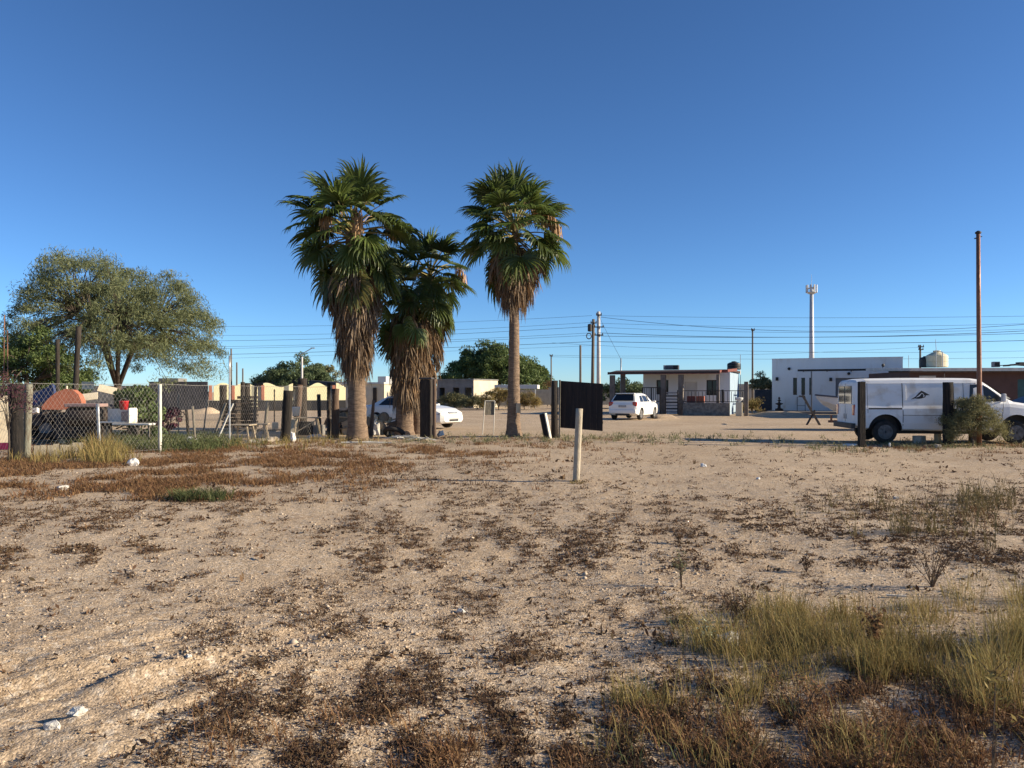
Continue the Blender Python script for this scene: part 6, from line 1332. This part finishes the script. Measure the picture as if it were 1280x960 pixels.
for k in range(7): mb.box((-.45 + .3 * k, g.uniform(-.2, .2), .08 + .05 * g.random()), (.5, .6, .05), Matrix.Rotation(g.uniform(-.25, .25), 3, 'Y'))
mb.box((.55, 0, .2), (.5, .4, .18)); tag(mb.build('sheet_pile', 'trim_dark', loc=p), 'dark sheets piled on the brown building roof at right', 'sheet pile')
p = onF(F, F.S(1170.5, 1.2), 1.2, Hb + .27); mb = MB(); mb.tube([(0, 0, 0), (-.02, 0, 1.2), (-.06, 0, 1.75)], [.02, .018, .012], 6); tag(mb.build('aerial', 'galv', loc=p), 'thin bent aerial rising before the beige tank', 'aerial')
p = onF(F, .1, .4, Hb + .24); mb = MB(); mb.tube([(0, 0, 0), (0, 0, .75)], .015, 6); tag(mb.build('aerial', 'galv', loc=p), 'thin upright rod at the left end of the brown roof', 'aerial')

# ------------------------------------------------------------------ poles, tower, cables
def pole(name, px, Y, py_top, r0, r1, m, label, cat='utility pole', lean=0, arms=(), n=10):
    b = Vector((gx(px, Y), Y, 0)); h = gz(py_top, Y); t = thing(name, label, cat, b)
    mb = MB(); mb.tube([(0, 0, -.2), (lean * .5, 0, h * .5), (lean, 0, h)], [r0, (r0 + r1) / 2, r1], n); mb.build('shaft', m, t, smooth=True)
    for z, w in arms:
        mb = MB(); mb.box((lean * z / h, -r1 - .05, z), (w, .09, .1)); a = mb.build('cross_arm', 'dark_wood', t)
        for sx_ in (-.42, .42):
            mb = MB(); mb.lathe([(.03, 0), (.05, .04), (.03, .08), (.045, .12), (.02, .16)], 8, 'z', (lean * z / h + sx_ * w, -r1 - .05, z + .05)); mb.build('insulator', 'roof_brown', a)
    return t, h
Yp = 70
tA, hA = pole('utility_pole', 748.3, Yp, 389.5, .22, .15, 'concrete_pole', 'tall pale concrete utility pole behind the black sign', arms=((gz(394, Yp), .5), (gz(409, Yp), .9), (gz(419, Yp), .8)))
tB, hB = pole('utility_pole', 740.2, Yp + .8, 399, .17, .13, 'pole_wood', 'dark wooden utility pole with transformer beside the concrete pole', lean=.12, arms=((gz(403, Yp), .55),))
mb = MB(); z = gz(409, Yp); mb.lathe([(.1, -.34), (.2, -.3), (.2, .3), (.1, .36)], 14, 'z', (-.22, -.1, z)); mb.build('transformer', 'trim_dark', tB)
mb = MB(); z = gz(419.5, Yp); mb.tube([(-.32 + .22 * math.cos(a), -.25, z + .26 * math.sin(a)) for a in np.linspace(0, 2 * math.pi, 17)], .045, 6, cap=False); mb.build('cable_coil', 'cable', tB)
pole('pole', 725.5, 66, 431.5, .11, .09, 'pole_wood', 'short dark bare pole left of the twin utility poles', 'pole')
pole('utility_pole', 689, 88, 443.5, .09, .07, 'pole_wood', 'thin distant pole above the left end of the black sign', arms=((gz(445, 88), .35),))
pole('pole', 776.2, 60, 448, .07, .05, 'galv', 'thin service mast above the carport roof', 'pole')
pole('utility_pole', 940.7, 72, 411, .10, .07, 'pole_wood', 'slim dark pole between the two white houses', arms=((gz(413, 72), .3),))
pole('utility_pole', 1150.3, 80, 431, .12, .09, 'pole_wood', 'distant pole with short arms left of the beige tank', arms=((gz(433.5, 80), .6), (gz(437, 80), .5)))
pole('pole', 296, 85, 453, .09, .08, 'pole_wood', 'middle of three thin poles beyond the scalloped wall', 'pole')
pole('pole', 303.5, 88, 460.5, .09, .08, 'pole_wood', 'shortest of three thin poles beyond the scalloped wall', 'pole')
pole('pole', 289, 80, 436, .10, .08, 'pole_wood', 'tallest of three thin poles beyond the scalloped wall', 'pole')
pole('pole', 925.5, 60, 443, .03, .02, 'galv', 'thin mast beside the black roof tank', 'mast')
tL, hL = pole('street_lamp', 377.5, 66, 446, .10, .08, 'concrete_pole', 'pale street lamp pole with angled arm before the round tree', 'street lamp')
mb = MB(); mb.tube([(-.25, 0, hL + .05), (.1, -.05, hL + .3), (.85, -.1, hL + .72)], .035, 6); mb.build('arm', 'galv', tL)
mb = MB(); mb.box((.95, -.1, hL + .74), (.35, .14, .08)); mb.build('lamp_head', 'galv', tL, bevel=.02)
# cell tower
Yt = 150; t = thing('cell_tower', 'tall grey cell tower monopole with antenna cluster', 'cell tower', (gx(1014.5, Yt), Yt, 0)); hT = gz(366, Yt)
mb = MB(); mb.tube([(0, 0, -.2), (0, 0, hT * .5), (0, 0, hT + .6)], [.60, .45, .34], 16); mb.build('shaft', 'tower_grey', t, smooth=True)
mb = MB(); mb.lathe([(.5, hT - .25), (.95, hT), (.95, hT + .12), (.3, hT + .12)], 18); mb.build('platform', 'tower_grey', t)
for k in range(9):
    a = 2 * math.pi * k / 9; mb = MB(); mb.box((math.cos(a) * 1.0, math.sin(a) * 1.0, hT + .75), (.16, .3, 1.5), a); mb.build('antenna', 'far_white' if k % 2 else 'tower_grey', t, bevel=.02)
for k in range(3):
    a = 2 * math.pi * k / 3 + .5; mb = MB(); mb.lathe([(.05, -.1), (.3, -.1), (.3, .1), (.05, .1)], 12, 'z', (math.cos(a) * .6, math.sin(a) * .6, hT + .9)); mb.build('radio_drum', 'far_white', t)
mb = MB(); mb.tube([(0, 0, hT + .5), (0, 0, hT + 3.6)], [.05, .02], 6); mb.build('lightning_rod', 'tower_grey', t)
# cables
def cable(p, q, sag, label, r=.016, n=24):
    p = Vector((gx(p[0], p[2]), p[2], gz(p[1], p[2]))); q = Vector((gx(q[0], q[2]), q[2], gz(q[1], q[2])))
    mb = MB(); mb.tube([p.lerp(q, i / n) - Vector((0, 0, 4 * sag * (i / n) * (1 - i / n))) for i in range(n + 1)], r, 4)
    tag(mb.build('power_cable', 'cable'), label, 'cable', 'power cables strung from the utility poles')
YR = 60
for i, (y0, y1, sag, r, lb) in enumerate([
    (394.5, 394, .20, .014, 'topmost thin cable running right from the concrete pole'),
    (396, 400, 1.1, .022, 'steeply sagging cable just below the topmost on the right'),
    (404, 402.5, .35, .014, 'third cable from the top right of the concrete pole'),
    (409, 409, .45, .014, 'fourth cable from the top right of the concrete pole'),
    (416, 410, .55, .026, 'thick cable at pole arm height on the right'),
    (420, 415, .25, .022, 'cable directly below the thick arm height cable on the right'),
    (427, 424, .25, .026, 'thick low communication cable running right'),
    (428.5, 437, .5, .013, 'faint thin cable sagging below the thick communication cable'),
    (446, 446, .2, .013, 'lowest faint cable above the house roofs at right')]):
    cable((748 if i < 7 else 690, y0, Yp - .2), (1345, y1, YR), sag, lb, r)
YLf = 86
for i, (y0, y1, sag, r, lb) in enumerate([
    (394.5, 399, .9, .015, 'topmost cable running left from the concrete pole'),
    (403, 412, .9, .015, 'second cable from the top left of the wooden pole'),
    (408, 422, .8, .020, 'third cable from the top left of the wooden pole'),
    (416, 433, .6, .016, 'fourth cable from the top left of the wooden pole'),
    (419, 437, .5, .016, 'fifth cable from the top left of the wooden pole'),
    (427, 447, .35, .024, 'thick lowest cable running left from the wooden pole'),
    (432, 455, .2, .012, 'faint thin cable below the thick lowest cable at left')]):
    cable((740, y0, Yp + .6), (-40, y1, YLf), sag, lb, r)
cable((749, 396, Yp), (776.2, 449, 60), .05, 'slanting service cable from the concrete pole to the carport mast', .012)
cable((690, 444, 88), (1150, 434, 80), .4, 'distant faint cable between the thin pole and far right pole', .014)
